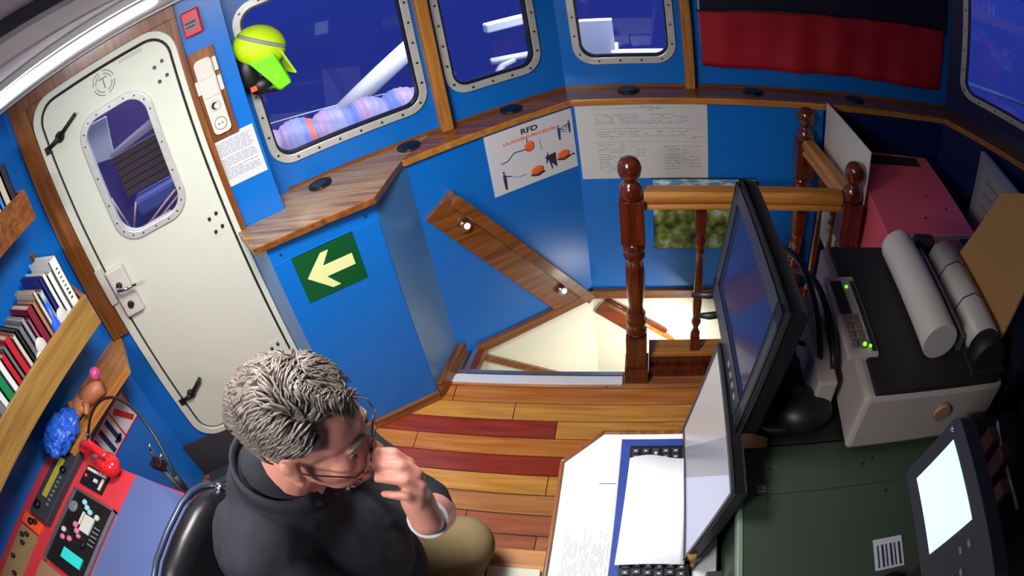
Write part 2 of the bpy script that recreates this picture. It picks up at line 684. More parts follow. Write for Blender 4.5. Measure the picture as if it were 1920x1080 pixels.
# baseboards
b = S([WD_A])
b.box(0.0, 0.44, -0.022, 0.0, 0.0, 0.05)
place(struct(b.obj('baseboard_locker', bev=0.003)), (*F1, 0), 38)
b = S([WD_Y])
b.slab((-0.945, 1.69, 0), (-0.925, 2.0, 0), (-0.925, 2.0, 0.06), (-0.945, 1.69, 0.06), 0.02)
b.prism([(-0.965, 1.70), (-0.94, 1.70), (-0.885, 2.02), (-0.935, 2.04)], 0.0, 0.085)
struct(b.obj('baseboard_stair', bev=0.003))
b = S([WD_A])
b.box(-0.68, 0.0, -0.022, 0.0, -0.02, 0.035)
place(struct(b.obj('baseboard_front_left', bev=0.003)), (*LA_P, 0), LA_A)
b = S([WD_A])
b.box(-0.33, 0.9, 2.408, 2.43, -0.02, 0.035)
struct(b.obj('baseboard_front', bev=0.003))

# ================================================================ stairwell
b = S([CREAM])
b.box(-0.75, 0.0, 0.002, 0.04, -1.5, -0.001)
place(struct(b.obj('wall_stair_left')), (*LA_P, 0), LA_A)
b = S([CREAM])
b.box(-0.33, 0.95, 2.432, 2.47, -1.5, -0.001)
struct(b.obj('wall_stair_front'))
b = S([CREAM])
b.box(0.86, 0.9, 1.85, 2.43, -1.5, -0.001)
b.box(-0.95, 0.9, 1.80, 1.82, -1.5, -0.061)
b.box(-0.95, -0.93, 1.80, 2.1, -1.5, -0.03)
struct(b.obj('wall_stair_aft'))
b = S([WD_A])
for i_ in range(5):
    b.box(-0.9 + 0.3 * i_, 0.85, 1.83, 2.43, -1.5, -0.95 - 0.11 * i_)
struct(b.obj('floor_stair_bottom'))
# sloping trims on the stair walls
b = S([WD_A])
b.slab((-0.665, -0.02, -0.03), (-0.665, -0.02, -0.075), (-0.12, -0.02, -0.62), (-0.12, -0.02, -0.575), 0.02)
place(struct(b.obj('trim_7')), (*LA_P, 0), LA_A)

# aluminium edging of the stair opening
b = S([mat('nosing_highlight', (244, 244, 250), 0.3, 0.2)])  # highlight of the strip light put into the near-white colour
b.box(-0.95, -0.13, 1.785, 1.835, -0.001, 0.012)
struct(b.obj('trim_8', bev=0.003))
b = S([ALU, DGREY])
b.box(-0.945, -0.13, 1.845, 1.865, -0.03, 0.008)
b.box(-0.95, -0.13, 1.835, 1.845, -0.04, 0.0, 1)
struct(b.obj('trim_9'))
b = S([ALU, DGREY])
b.slab((-0.94, 1.83, 0.012), (-0.905, 1.83, 0.012), (-0.875, 2.09, 0.012), (-0.90, 2.09, 0.012), 0.03)
b.slab((-0.905, 1.83, 0.004), (-0.89, 1.83, 0.004), (-0.86, 2.05, 0.004), (-0.875, 2.09, 0.004), 0.03, 1)
b.slab((-0.89, 1.83, 0.010), (-0.865, 1.83, 0.010), (-0.842, 2.04, 0.010), (-0.86, 2.05, 0.010), 0.03)
struct(b.obj('trim_10'))
b = S([WD_RED])
b.slab((-0.865, 1.85, 0.0), (-0.83, 1.85, 0.0), (-0.81, 2.04, 0.0), (-0.842, 2.05, 0.0), 0.04)
struct(b.obj('trim_11'))

# curb the railing stands on
b = S([WD_RED, WD_OR, WD_MAH])
b.box(-0.012, 0.761, 1.862, 1.905, 0.0, 0.13, 2)
b.box(-0.012, 0.761, 1.84, 1.862, 0.0, 0.055, 2)
b.box(-0.012, 0.761, 1.858, 1.945, 0.11, 0.135, 1)
b.box(0.765, 0.845, 1.907, 2.305, 0.0, 0.135, 2)
tag(b.obj('stair_curb', bev=0.004), 'low wooden curb with a golden top under the stair railing', 'curb')

# balustrade
def newel(name, x, y, label, r=0.045, htop=1.095, zb=0.0):
    t = thing(name, label, 'post', (x, y, zb), 0, 'ball topped newel posts of the stair railing')
    h = 0.045
    b = S([WD_MAH])
    b.box(-h - 0.008, h + 0.008, -h - 0.008, h + 0.008, 0, 0.09, bev=0.003)
    b.box(-h, h, -h, h, 0.09, 0.265, bev=0.003)
    b.box(-h, h, -h, h, 0.75, 0.935, bev=0.004)
    b.lathe([(0.030, 0.262), (0.043, 0.275), (0.045, 0.295), (0.033, 0.310), (0.042, 0.325), (0.045, 0.345), (0.034, 0.362), (0.041, 0.38), (0.030, 0.40), (0.030, 0.43),
             (0.037, 0.50), (0.0405, 0.56), (0.037, 0.62), (0.031, 0.655), (0.040, 0.665), (0.043, 0.68), (0.034, 0.692), (0.044, 0.71), (0.044, 0.73), (0.032, 0.752)])
    b.obj('shaft', t)
    b = S([WD_MAH])
    b.lathe([(0.040, 0.933), (0.043, 0.945), (0.044, 0.962), (0.038, 0.985), (0.026, 0.997), (0.020, 1.006), (0.028, 1.012), (0.038, 1.024), (0.0435, 1.045), (0.044, 1.056), (0.040, 1.073), (0.030, 1.088), (0.016, 1.095), (0.004, 1.097)], n=28)
    b.obj('ball_finial', t)
    return t


newel('newel_post', -0.066, 1.853, 'nearest mahogany newel post with ball finial, at the edge of the stair opening')
newel('newel_post', 0.815, 1.853, 'mahogany newel post with ball finial where the two handrails meet, behind the printer')
newel('newel_post', 0.745, 2.36, 'far mahogany newel post with ball finial, close to the front wall')


def baluster_mesh():
    b = S([WD_MAH])
    h = 0.021
    b.box(-h, h, -h, h, 0.0, 0.07, bev=0.002)
    b.box(-h, h, -h, h, 0.62, 0.75, bev=0.002)
    b.lathe([(0.014, 0.068), (0.02, 0.08), (0.022, 0.095), (0.013, 0.115), (0.011, 0.13), (0.019, 0.15), (0.022, 0.165), (0.014, 0.185), (0.018, 0.21), (0.0205, 0.27), (0.019, 0.36), (0.014, 0.47),
             (0.0125, 0.52), (0.019, 0.53), (0.013, 0.545), (0.020, 0.56), (0.022, 0.58), (0.014, 0.60), (0.02, 0.612), (0.015, 0.625)], n=16)
    return b


bal0 = baluster_mesh().obj('baluster')
bl = ['dark turned baluster nearest the ball newel post, in front of the landscape picture',
      'dark turned baluster hidden partly behind the black monitor',
      'dark turned baluster beside the newel post where handrails meet',
      'dark turned baluster under the side handrail next to the far newel post',
      'dark turned baluster under the side handrail next to the white panel']
for i_, (x, y) in enumerate([(0.195, 1.89), (0.40, 1.89), (0.605, 1.89), (0.805, 2.20), (0.812, 2.03)]):
    o = bal0 if i_ == 0 else bal0.copy()
    if i_:
        COL.objects.link(o)
    o.location = (x, y, 0.135)
    tag(o, bl[i_], 'baluster', 'turned balusters of the stair railing')


def rail_profile(name, p0, p1, label, m):
    p0, p1 = Vector(p0), Vector(p1)
    L = (p1 - p0).length
    b = S([m])
    prof = [(-0.03, -0.04), (0.03, -0.04), (0.03, -0.028), (0.022, -0.018), (0.034, -0.004), (0.034, 0.018), (0.024, 0.034), (-0.024, 0.034), (-0.034, 0.018), (-0.034, -0.004), (-0.022, -0.018), (-0.03, -0.028)]
    v0 = [b.bm.verts.new((0, q[0], q[1])) for q in prof]
    v1 = [b.bm.verts.new((L, q[0], q[1])) for q in prof]
    b.bm.faces.new(v0)
    b.bm.faces.new(v1[::-1])
    for i_ in range(len(prof)):
        b.bm.faces.new((v0[i_], v0[(i_ + 1) % 12], v1[(i_ + 1) % 12], v1[i_]))
    o = b.obj(name, bev=0.003)
    o.location = p0
    o.rotation_euler = (0, 0, math.atan2(p1.y - p0.y, p1.x - p0.x))
    tag(o, label, 'handrail')
    return o


rail_profile('handrail', (-0.02, 1.868, 0.925), (0.77, 1.868, 0.925), 'golden brown handrail crossing in front of the landscape picture', WD_OR)
rail_profile('handrail', (0.81, 1.90, 0.925), (0.750, 2.312, 0.925), 'golden brown side handrail running back to the far newel post beside the white panel', WD_OR)

# white panel behind the side railing
b = S([mat('white_board', (214, 210, 204), 0.6)])
b.slab((0.862, 2.40, 0.45), (0.862, 1.83, 0.45), (0.862, 1.83, 1.155), (0.862, 2.40, 1.115), 0.006)
tag(b.obj('divider_sheet'), 'white sheet panel standing upright behind the side handrail', 'panel')

# ================================================================ handrail board with lamps on the stair wall
t = thing('stair_light_board', 'sloping wooden board with two small lamps on the blue wall above the stairs', 'wall light', (*LA_P, 0), R(LA_A))
A_ = Vector((-0.62, 0, 0.885)); B_ = Vector((-0.755, 0, 0.80)); C_ = Vector((-0.235, 0, 0.02)); D_ = Vector((-0.035, 0, 0.045))
b = S([WD_A])
b.slab(A_ + Vector((0, -0.02, 0)), B_ + Vector((0, -0.02, 0)), C_ + Vector((0, -0.02, 0)), D_ + Vector((0, -0.02, 0)), 0.02)
b.obj('back_board', t, bev=0.002)
dv = (D_ - A_).normalized()
nv = Vector((-dv.z, 0, dv.x))
if nv.x < 0:
    nv = -nv
b = S([WD_A])
m4 = Matrix((dv, Vector((0, -1, 0)), nv)).transposed().to_4x4()
m4.translation = A_ + Vector((0, -0.02, 0))
L = (D_ - A_).length
b.box(0.0, L, 0.0, 0.05, -0.03, 0.0, M=m4)
b.box(0.0, L, 0.05, 0.062, -0.045, 0.006, M=m4)
b.obj('lip', t, bev=0.003)
LAMPG = mat('lamp_lens', (255, 252, 245), 0.2, emit=3.0)
for s_, z_ in ((-0.605, 0.715), (-0.195, 0.145)):
    b = S([CHROME])
    c = Vector((s_, -0.02, z_))
    b.cyl(c, c + Vector((0, -0.028, 0)), 0.026, 0.024, 24)
    l = b.obj('lamp', t)
    b = S([LAMPG])
    b.ball(c + Vector((0.006, -0.030, 0)), 0.013, sc3=(1, 0.5, 1))
    b.obj('bulb', l)

t = thing('lower_stair_rail', 'short sloping wooden rail and board inside the stairwell behind the newel post', 'handrail', (0, 2.432, 0))
b = S([WD_RED])
b.slab((-0.242, -0.015, -0.028), (-0.311, -0.015, -0.122), (-0.05, -0.015, -0.335), (-0.02, -0.015, -0.19), 0.012)
b.obj('back_board', t, bev=0.002)
b = S([WD_OR])
b.tube([(-0.229, -0.03, -0.050), (0.123, -0.03, -0.322)], 0.013, 10)
b.obj('rail', t)
b = S([WD_RED])
b.tube([(-0.240, -0.022, -0.030), (0.081, -0.022, -0.258)], 0.014, 8)
b.obj('upper_rail', t)

# ================================================================ door
door = bpy.data.objects.new('door_1', None)
COL.objects.link(door)
place(door, (*DOOR_P, 0), DOOR_A)
door['kind'] = 'structure'
door['label'] = 'cream steel weathertight door with rounded window and clamps'
b = S([DOORW])
b.plate(rrect(-0.635, 0.03, 0.225, 2.0, 0.115), [rrect(-0.598, 0.006, 0.255, 1.972, 0.092)], -0.018, 0.03)
b.obj('door_frame', door, bev=0.003)
b = S([DARKGAP])
b.plate(rrect(-0.599, 0.007, 0.254, 1.973, 0.093), [rrect(-0.588, -0.003, 0.265, 1.962, 0.083)], -0.004, 0.03)
b.obj('rubber_seal', door)
DW = (-0.452, -0.118, 1.275, 1.825)
b = S([DOORW])
b.plate(rrect(-0.588, -0.004, 0.266, 1.961, 0.082), [rrect(DW[0] + 0.02, DW[1] - 0.02, DW[2] + 0.02, DW[3] - 0.02, 0.085)], -0.012, 0.03)
leaf = b.obj('door_leaf', door, bev=0.003)
b = S([FRAME])
b.plate(rrect(DW[0], DW[1], DW[2], DW[3], 0.10), [rrect(DW[0] + 0.03, DW[1] - 0.03, DW[2] + 0.03, DW[3] - 0.03, 0.075)], -0.026, -0.012)
wf = b.obj('window_frame', leaf, bev=0.004)
b = S([GLASS])
b.plate(rrect(DW[0] + 0.02, DW[1] - 0.02, DW[2] + 0.02, DW[3] - 0.02, 0.08), [], -0.004, 0.0)
b.obj('pane', leaf)
L_ = rrect(DW[0] + 0.015, DW[1] - 0.015, DW[2] + 0.015, DW[3] - 0.015, 0.09, 3)
bb = S([BOLT])
bb.cyl((0, 0, 0), (0, -0.003, 0), 0.004, 0.003, 8)
first = bb.obj('screw', leaf)
n_ = 0
for (qx, qz) in L_ + [(-0.285, DW[2] + 0.015), (-0.285, DW[3] - 0.015), (DW[0] + 0.015, 1.46), (DW[0] + 0.015, 1.58), (DW[1] - 0.015, 1.46), (DW[1] - 0.015, 1.58)]:
    if n_ == 0:
        first.location = (qx, -0.026, qz)
    else:
        copy_part(first, leaf, (qx, -0.026, qz))
    n_ += 1
# hinge bolt groups
for zc in (1.83, 1.18, 0.51):
    b = S([BOLT, DOORW])
    for dx, dz in ((-0.017, 0.025), (0.017, 0.035), (-0.013, -0.035), (0.021, -0.025)):
        b.cyl((-0.055 + dx, -0.012, zc + dz), (-0.055 + dx, -0.022, zc + dz), 0.0085, 0.006, 10)
    b.box(-0.085, -0.022, -0.014, -0.012, zc - 0.055, zc + 0.055, 1)
    b.obj('hinge_bolts', door)
# clamps
def clamp(p, q, hub, m):
    b = S([m])
    b.lathe([(0.022, 0), (0.022, 0.012), (0.014, 0.02)], n=20, M=Matrix.Translation((hub[0], -0.012, hub[1])) @ Matrix.Rotation(R(90), 4, 'X'))
    b.tube([(hub[0], -0.03, hub[1]), ((hub[0] + q[0]) / 2, -0.036, (hub[1] + q[1]) / 2), (q[0], -0.04, q[1])], [0.011, 0.009, 0.0085], 10)
    b.tube([(hub[0], -0.03, hub[1]), (p[0], -0.02, p[1])], [0.013, 0.008], 8)
    b.box(p[0] - 0.022, p[0] + 0.006, -0.024, -0.01, p[1] - 0.02, p[1] + 0.012)
    return b.obj('clamp_lever', door)


IRON = mat('dark_iron', (38, 34, 34), 0.5, 0.4)
clamp((-0.592, 1.80), (-0.425, 1.862), (-0.53, 1.815), IRON)
clamp((-0.592, 0.49), (-0.445, 0.575), (-0.535, 0.505), IRON)
# round emblem : broken ring with a T
b = S([mat('emblem_grey', (110, 108, 104), 0.5)])
for r0, r1 in ((0.034, 0.037), (0.046, 0.049)):
    for k in range(4):
        a0, a1 = 12 + 90 * k, 82 + 90 * k
        for j in range(6):
            aa, ab = R(a0 + (a1 - a0) * j / 6), R(a0 + (a1 - a0) * (j + 1) / 6)
            pts = [(r0 * math.cos(aa), r0 * math.sin(aa)), (r1 * math.cos(aa), r1 * math.sin(aa)), (r1 * math.cos(ab), r1 * math.sin(ab)), (r0 * math.cos(ab), r0 * math.sin(ab))]
            b.plate([(-0.280 + x_, 1.905 + z_) for x_, z_ in pts], [], -0.0135, -0.012)
b.box(-0.300, -0.260, -0.0135, -0.012, 1.922, 1.926)
b.box(-0.282, -0.278, -0.0135, -0.012, 1.884, 1.924)
b.obj('emblem', leaf)
b = S([PAPERG])
b.box(-0.20, -0.10, -0.0135, -0.012, 1.94, 1.955)
b.obj('worn_sticker', leaf)
# lock case with handle
b = S([WHITE, BOLT])
b.box(-0.59, -0.50, -0.042, -0.012, 1.0, 1.225, bev=0.008)
b.cyl((-0.552, -0.042, 1.15), (-0.552, -0.052, 1.15), 0.016, 0.014, 20, 1)
b.cyl((-0.545, -0.042, 1.052), (-0.545, -0.050, 1.052), 0.017, 0.015, 20, 1)
lk = b.obj('lock_case', door)
b = S([CHROME])
b.tube([(-0.552, -0.05, 1.15), (-0.552, -0.08, 1.15), (-0.53, -0.088, 1.145), (-0.46, -0.088, 1.14)], [0.008, 0.008, 0.0085, 0.0075], 12)
b.obj('handle', lk)
b = S([WHITE])
b.box(-0.635, -0.60, -0.03, -0.018, 1.08, 1.25)
b.obj('strike_plate', door)

# wooden surround, riser and threshold
b = S([WD_Z])
b.box(-0.725, -0.638, -0.022, 0.0, 0.93, 2.06)
b.box(0.028, 0.055, -0.016, 0.0, ZT, 2.06)
b.box(-0.725, 0.055, -0.024, 0.0, 2.0, 2.05)
b.box(-0.66, -0.50, -0.003, 0.0, 1.86, 2.02)
b.box(-0.10, 0.04, -0.003, 0.0, 1.86, 2.02)
o = struct(place(b.obj('trim_door_surround', bev=0.003), (*DOOR_P, 0), DOOR_A))
MATG = mat('deck_mat', (52, 54, 62), 0.85, noise=0.2, nscale=80)
b = S([MATG])
b.box(-0.80, 0.03, -0.012, 0.0, 0.0, 0.23)
struct(place(b.obj('trim_door_riser'), (*DOOR_P, 0), DOOR_A))
b = S([MATG])
b.box(-0.74, 0.02, -0.095, -0.014, 0.0, 0.008)
tag(place(b.obj('door_mat'), (*DOOR_P, 0), DOOR_A), 'dark grey rubber mat lying at the foot of the cream door', 'mat')
b = S([ALU, WD_RED])
b.box(-0.83, 0.10, -0.125, -0.10, 0.0, 0.028)
b.box(-0.83, 0.10, -0.16, -0.135, 0.0, 0.018)
b.box(-0.83, 0.10, -0.215, -0.165, 0.0, 0.010, 1)
struct(place(b.obj('trim_threshold'), (*DOOR_P, 0), DOOR_A))

# ceiling strip light over the door
t = thing('strip_light', 'long white strip light glowing along the ceiling edge above the door', 'light', (*DOOR_P, 0), R(DOOR_A))
b = S([CEIL, GREY])
b.box(-0.80, 0.30, -0.30, 0.0, 2.125, 2.149)
b.cyl((-0.80, -0.13, 2.09), (0.22, -0.13, 2.09), 0.028, 0.028, 20, 0)
b.box(-0.80, 0.24, -0.10, 0.0, 2.052, 2.13, 0)
b.obj('housing', t)
LENS = mat('strip_lens', (246, 246, 255), 0.3, emit=9.0)
b = S([LENS])
pr = []
n0 = [(-0.80, 0.052), (0.02, 0.020)]
v = []
for s_, h_ in n0:
    for k in range(9):
        a = R(-90 + 180 * k / 8)
        v.append(b.bm.verts.new((s_, -0.155 - 0.022 * math.cos(a), 2.098 + h_ / 2 * math.sin(a) + (0.052 - h_) * -0.1)))
for k in range(8):
    b.bm.faces.new((v[k], v[k + 1], v[k + 10], v[k + 9]))
b.bm.faces.new(v[:9]); b.bm.faces.new(v[9:]); b.bm.faces.new((v[0], v[9], v[17], v[8]))
b.obj('diffuser', t)

# ================================================================ things on the walls
# alarm box
t = thing('alarm_box', 'red alarm box with grey label high on the blue pillar beside the door', 'alarm', (*DOOR_P, 0), R(DOOR_A))
b = S([REDM])
b.box(0.072, 0.142, -0.04, 0.0, 1.90, 2.0, bev=0.006)
b.obj('housing', t)
b = S([mat('label_grey', (128, 118, 124), 0.6), INKD])
b.box(0.078, 0.128, -0.042, -0.04, 1.925, 1.962)
b.box(0.083, 0.123, -0.043, -0.042, 1.95, 1.955, 1)
b.box(0.083, 0.118, -0.043, -0.042, 1.935, 1.94, 1)
b.obj('label_plate', t)

# switch panel on wooden board
t = thing('switch_panel', 'white four gang switch and socket strip on a wooden board beside the door', 'switch', (*DOOR_P, 0), R(DOOR_A))
b = S([WD_Z])
b.box(0.056, 0.160, -0.014, 0.0, 1.475, 1.835)
b.obj('wooden_board', t, bev=0.002)
b = S([WHITE])
b.plate(rrect(0.070, 0.140, 1.50, 1.80, 0.02), [], -0.030, -0.014)
b.obj('cover_plate', t, bev=0.003)
for k in range(2):
    b = S([WHITE])
    b.plate(rrect(0.075, 0.135, 1.725 - 0.075 * k, 1.79 - 0.075 * k, 0.008), [], -0.036, -0.030)
    b.obj('rocker_switch', t, bev=0.002)
b = S([WHITE, INKD])
b.cyl((0.105, -0.03, 1.612), (0.105, -0.036, 1.612), 0.022, 0.020, 24)
b.cyl((0.105, -0.036, 1.612), (0.105, -0.0365, 1.612), 0.015, 0.015, 20, 1)
b.cyl((0.112, -0.0365, 1.610), (0.112, -0.040, 1.610), 0.011, 0.011, 20, 0)
b.obj('dimmer_knob', t)
b = S([WHITE, GREY])
b.cyl((0.105, -0.03, 1.54), (0.105, -0.032, 1.54), 0.025, 0.025, 28, 1)
b.cyl((0.105, -0.03, 1.54), (0.105, -0.033, 1.54), 0.022, 0.022, 28)
b.cyl((0.098, -0.033, 1.54), (0.098, -0.0335, 1.54), 0.004, 0.004, 10, 1)
b.cyl((0.112, -0.033, 1.54), (0.112, -0.0335, 1.54), 0.004, 0.004, 10, 1)
b.obj('round_socket', t)
for (x0, x1, z0, z1) in ((0.142, 0.158, 1.735, 1.79), (0.142, 0.158, 1.655, 1.715), (0.056, 0.070, 1.67, 1.725)):
    b = S([WHITE])
    b.box(x0, x1, -0.026, -0.014, z0, z1, bev=0.002)
    b.obj('cable_clip', t)

# printed notice
def lines(b, x0, x1, z0, z1, n, y, mi=1, h=0.0022):
    for k in range(n):
        z = z1 - (z1 - z0) * (k + 0.5) / n
        if random.random() < 0.12:
            continue
        x = x0
        while x < x1 - 0.01:
            wd = random.uniform(0.012, 0.035)
            b.box(x, min(x + wd, x1), y - 0.0004, y, z, z + h, mi)
            x += wd + 0.004
            if random.random() < 0.05:
                break


b = S([PAPER, INK])
b.box(0.037, 0.214, -0.003, 0.0, 1.28, 1.478)
lines(b, 0.052, 0.198, 1.30, 1.46, 22, -0.003)
tag(place(b.obj('notice_sheet'), (*DOOR_P, 0), DOOR_A), 'white printed notice sheet on the blue pillar below the switches', 'notice')

# hi-vis cap hanging at the pillar
t = thing('safety_cap', 'fluorescent yellow safety cap with grey reflective stripe hanging at the first window', 'hat', (*UA_P, 0), R(UA_A))
HV = mat('hi_vis_yellow', (196, 232, 20), 0.6, noise=0.08, nscale=15)
HV2 = mat('hi_vis_green', (120, 236, 10), 0.55)
b = S([HV])
rot = Matrix.Rotation(R(28), 3, 'Y')
b.ball((-1.243, -0.09, 1.740), 0.095, sub=4, sc3=(1.12, 0.75, 0.88), M=Matrix.Rotation(R(35), 3, 'Y'))
b.obj('crown', t)
b = S([HV])
b.slab((-1.170, -0.15, 1.70), (-1.135, -0.12, 1.59), (-1.165, -0.06, 1.60), (-1.175, -0.05, 1.70), 0.006)
b.obj('peak', t)
b = S([mat('reflective_grey', (140, 150, 160), 0.35)])
pts = []
for k in range(15):
    a = R(-70 + 140 * k / 14)
    e1_, e2_ = Vector((0.819, 0, -0.574)), Vector((0.574, 0, 0.819))
    u = Vector((math.sin(a), -math.cos(a), 0.30)).normalized()
    pts.append(Vector((-1.243, -0.09, 1.740)) + e1_ * (u.x * 0.106) + Vector((0, u.y * 0.0715, 0)) + e2_ * (u.z * 0.0836))
b.tube(pts, 0.0075, 8)
b.obj('reflective_stripe', t)
b = S([HV2])
b.slab((-1.30, -0.15, 1.70), (-1.215, -0.155, 1.555), (-1.165, -0.155, 1.565), (-1.20, -0.16, 1.70), 0.05)
b.ball((-1.205, -0.13, 1.60), 0.04, sc3=(0.8, 0.7, 1.3))
b.obj('neck_flap', t, bev=0.008)
t = thing('strap_shadow', 'black strap and shadow shape with a small orange buckle hanging below the yellow cap', 'strap', (*UA_P, 0), R(UA_A))
b = S([BLACK])  # black bodies give the strap and the shadow under the cap
b.ball((-1.31, -0.10, 1.655), 0.055, sc3=(0.7, 0.6, 1.35))
b.ball((-1.22, -0.11, 1.568), 0.045, sc3=(1.1, 0.6, 0.5))
b.ball((-1.275, -0.10, 1.59), 0.045, sc3=(1.0, 0.6, 0.8))
b.obj('strap', t)
b = S([mat('orange_plastic', (236, 88, 40), 0.5)])
b.box(-1.318, -1.292, -0.15, -0.13, 1.588, 1.608, bev=0.003)
b.obj('buckle', t)

# exit arrow sign
t = thing('arrow_sign', 'green sign with pale yellow arrow pointing left on the blue locker', 'sign', (*F1, 0), R(38))
b = S([mat('sign_green', (18, 110, 58), 0.45)])
b.box(0.075, 0.325, -0.009, -0.005, 0.775, 0.985)
b.box(0.075, 0.325, -0.009, -0.005, 0.775, 0.985)
b.obj('plate', t)
b = S([mat('sign_glow', (228, 236, 168), 0.5)])
ar = [(0.105, 0.878), (0.185, 0.958), (0.218, 0.958), (0.178, 0.903), (0.298, 0.903), (0.298, 0.853), (0.178, 0.853), (0.218, 0.798), (0.185, 0.798)]
b.plate(ar, [], -0.0105, -0.009)
b.obj('arrow', t)

# liferaft poster
t = thing('launching_poster', 'white liferaft launching poster with orange drawings on the blue wall below the sill', 'poster', (*LA_P, 0), R(LA_A))
b = S([PAPER])
b.box(-0.433, -0.008, -0.004, 0.0, 0.765, 1.056)
b.obj('sheet', t)
yy_ = -0.0045
text('RFD', 0.034, INKD, t, (-0.225, yy_, 1.012), (R(90), 0, 0), 'heading', 0.001, 'CENTER', 1.35)
text('LAUNCHING PROCEDURE', 0.020, ORNG, t, (-0.225, yy_, 0.985), (R(90), 0, 0), 'title', 0.0005, 'CENTER', 1.1)
def drawing(name, fn):
    b = S([INKD, ORNG, NAVYINK, INK])
    fn(b)
    return b.obj(name, t)


def stick(b, x, z, h, mi=2, lean=0.0, arms=1):
    b.tube([(x, yy_, z), (x + lean * 0.5, yy_, z + h * 0.55), (x + lean, yy_, z + h * 0.85)], [h * 0.05, h * 0.09, h * 0.07], 6, mi)
    b.ball((x + lean * 1.1, yy_, z + h * 0.95), h * 0.07, mi, 1, (1, 0.3, 1))
    b.tube([(x + lean * 0.8, yy_, z + h * 0.75), (x + lean + arms * h * 0.4, yy_, z + h * 0.6)], h * 0.03, 5, mi)


def raft(b, x, z, w, mi=1):
    b.ball((x, yy_, z), w, mi, 2, (1, 0.06, 0.62))
    b.tube([(x - w, yy_, z - w * 0.45), (x, yy_, z - w * 0.75), (x + w, yy_, z - w * 0.45)], w * 0.13, 6, 0)


drawing('rope_drawing', lambda b: (b.tube([(-0.38, yy_, 0.91), (-0.35, yy_, 0.91), (-0.31, yy_, 0.94), (-0.24, yy_, 0.935)], 0.0022, 5, 0), b.ball((-0.235, yy_, 0.945), 0.026, 1, 2, (1, 0.06, 1)), b.tube([(-0.245, yy_, 0.965), (-0.243, yy_, 0.985)], 0.002, 5, 0)))
drawing('crew_drawing', lambda b: (stick(b, -0.375, 0.785, 0.085, 2, 0.0), b.tube([(-0.35, yy_, 0.84), (-0.31, yy_, 0.82), (-0.27, yy_, 0.82)], 0.0016, 5, 3)))
drawing('raft_drawing', lambda b: raft(b, -0.215, 0.82, 0.034))
drawing('boarding_drawing', lambda b: (b.plate([(-0.172, 0.865), (-0.115, 0.875), (-0.115, 0.80)], [], yy_ - 0.0008, yy_, 0), stick(b, -0.165, 0.835, 0.05, 2, 0.01), stick(b, -0.14, 0.80, 0.05, 2, -0.01)))
drawing('second_raft_drawing', lambda b: (raft(b, -0.075, 0.85, 0.034), b.ball((-0.07, yy_ - 0.001, 0.845), 0.014, 2, 2, (1, 0.06, 0.6)), b.tube([(-0.035, yy_, 0.835), (-0.02, yy_, 0.835)], 0.004, 5, 0)))
drawing('lifting_drawing', lambda b: (stick(b, -0.085, 0.925, 0.07, 2, 0.0), stick(b, -0.030, 0.945, 0.06, 2, 0.0, -1), b.tube([(-0.075, yy_, 0.975), (-0.055, yy_, 0.985), (-0.04, yy_, 0.975), (-0.05, yy_, 0.955), (-0.075, yy_, 0.962)], 0.0014, 5, 0)))
drawing('canister_drawing', lambda b: b.tube([(-0.185, yy_, 0.965), (-0.182, yy_, 0.935), (-0.18, yy_, 0.91)], 0.0018, 5, 3))

# big technical chart
b = S([PAPERG, INK])
b.box(-0.305, 0.285, 2.426, 2.43, 0.69, 1.068)
M0 = S([PAPERG])
random.seed(3)
for (x0, x1, z0, z1, n) in ((-0.22, 0.2, 0.965, 1.02, 5), (-0.22, 0.20, 0.90, 0.935, 3), (-0.22, -0.10, 0.72, 0.87, 12), (-0.06, 0.0, 0.80, 0.86, 4), (0.08, 0.15, 0.73, 0.86, 9), (0.17, 0.25, 0.74, 0.86, 7), (0.18, 0.26, 0.89, 0.905, 2), (-0.02, 0.08, 1.03, 1.055, 3)):
    for k in range(n):
        z = z1 - (z1 - z0) * (k + 0.5) / n
        x = x0
        while x < x1 - 0.01:
            wd = random.uniform(0.006, 0.03)
            if random.random() < 0.7:
                b.box(x, min(x + wd, x1), 2.4255, 2.426, z, z + 0.0025, 1)
            x += wd + 0.006
for z in (1.045, 0.945, 0.878):
    b.box(-0.24, 0.24, 2.4255, 2.426, z, z + 0.0012, 1)
tag(b.obj('wall_chart'), 'large pale grey technical chart sheet taped to the blue front wall', 'chart')

# landscape picture
t = thing('landscape_picture', 'small landscape picture of trees under a cloudy sky behind the handrail', 'picture', (0, 2.43, 0))
m = bpy.data.materials.new('landscape_print')
m.use_nodes = True
nt = m.node_tree
bs = nt.nodes['Principled BSDF']
bs.inputs['Roughness'].default_value = 0.4
tcn = nt.nodes.new('ShaderNodeTexCoord')
sp = nt.nodes.new('ShaderNodeSeparateXYZ')
nt.links.new(tcn.outputs['Object'], sp.inputs[0])
def noise_n(scale, sz=1.0):
    mpn = nt.nodes.new('ShaderNodeMapping')
    mpn.inputs['Scale'].default_value = (scale, 1, scale * sz)
    n = nt.nodes.new('ShaderNodeTexNoise')
    n.inputs['Scale'].default_value = 1.0
    n.inputs['Detail'].default_value = 5
    nt.links.new(tcn.outputs['Object'], mpn.inputs['Vector'])
    nt.links.new(mpn.outputs[0], n.inputs['Vector'])
    return n


def ramp(stops, src):
    r = nt.nodes.new('ShaderNodeValToRGB')
    e = r.color_ramp.elements
    while len(e) < len(stops):
        e.new(0.5)
    for i_, (p_, c_) in enumerate(stops):
        e[i_].position = p_
        e[i_].color = lin(*c_)
    nt.links.new(src, r.inputs[0])
    return r


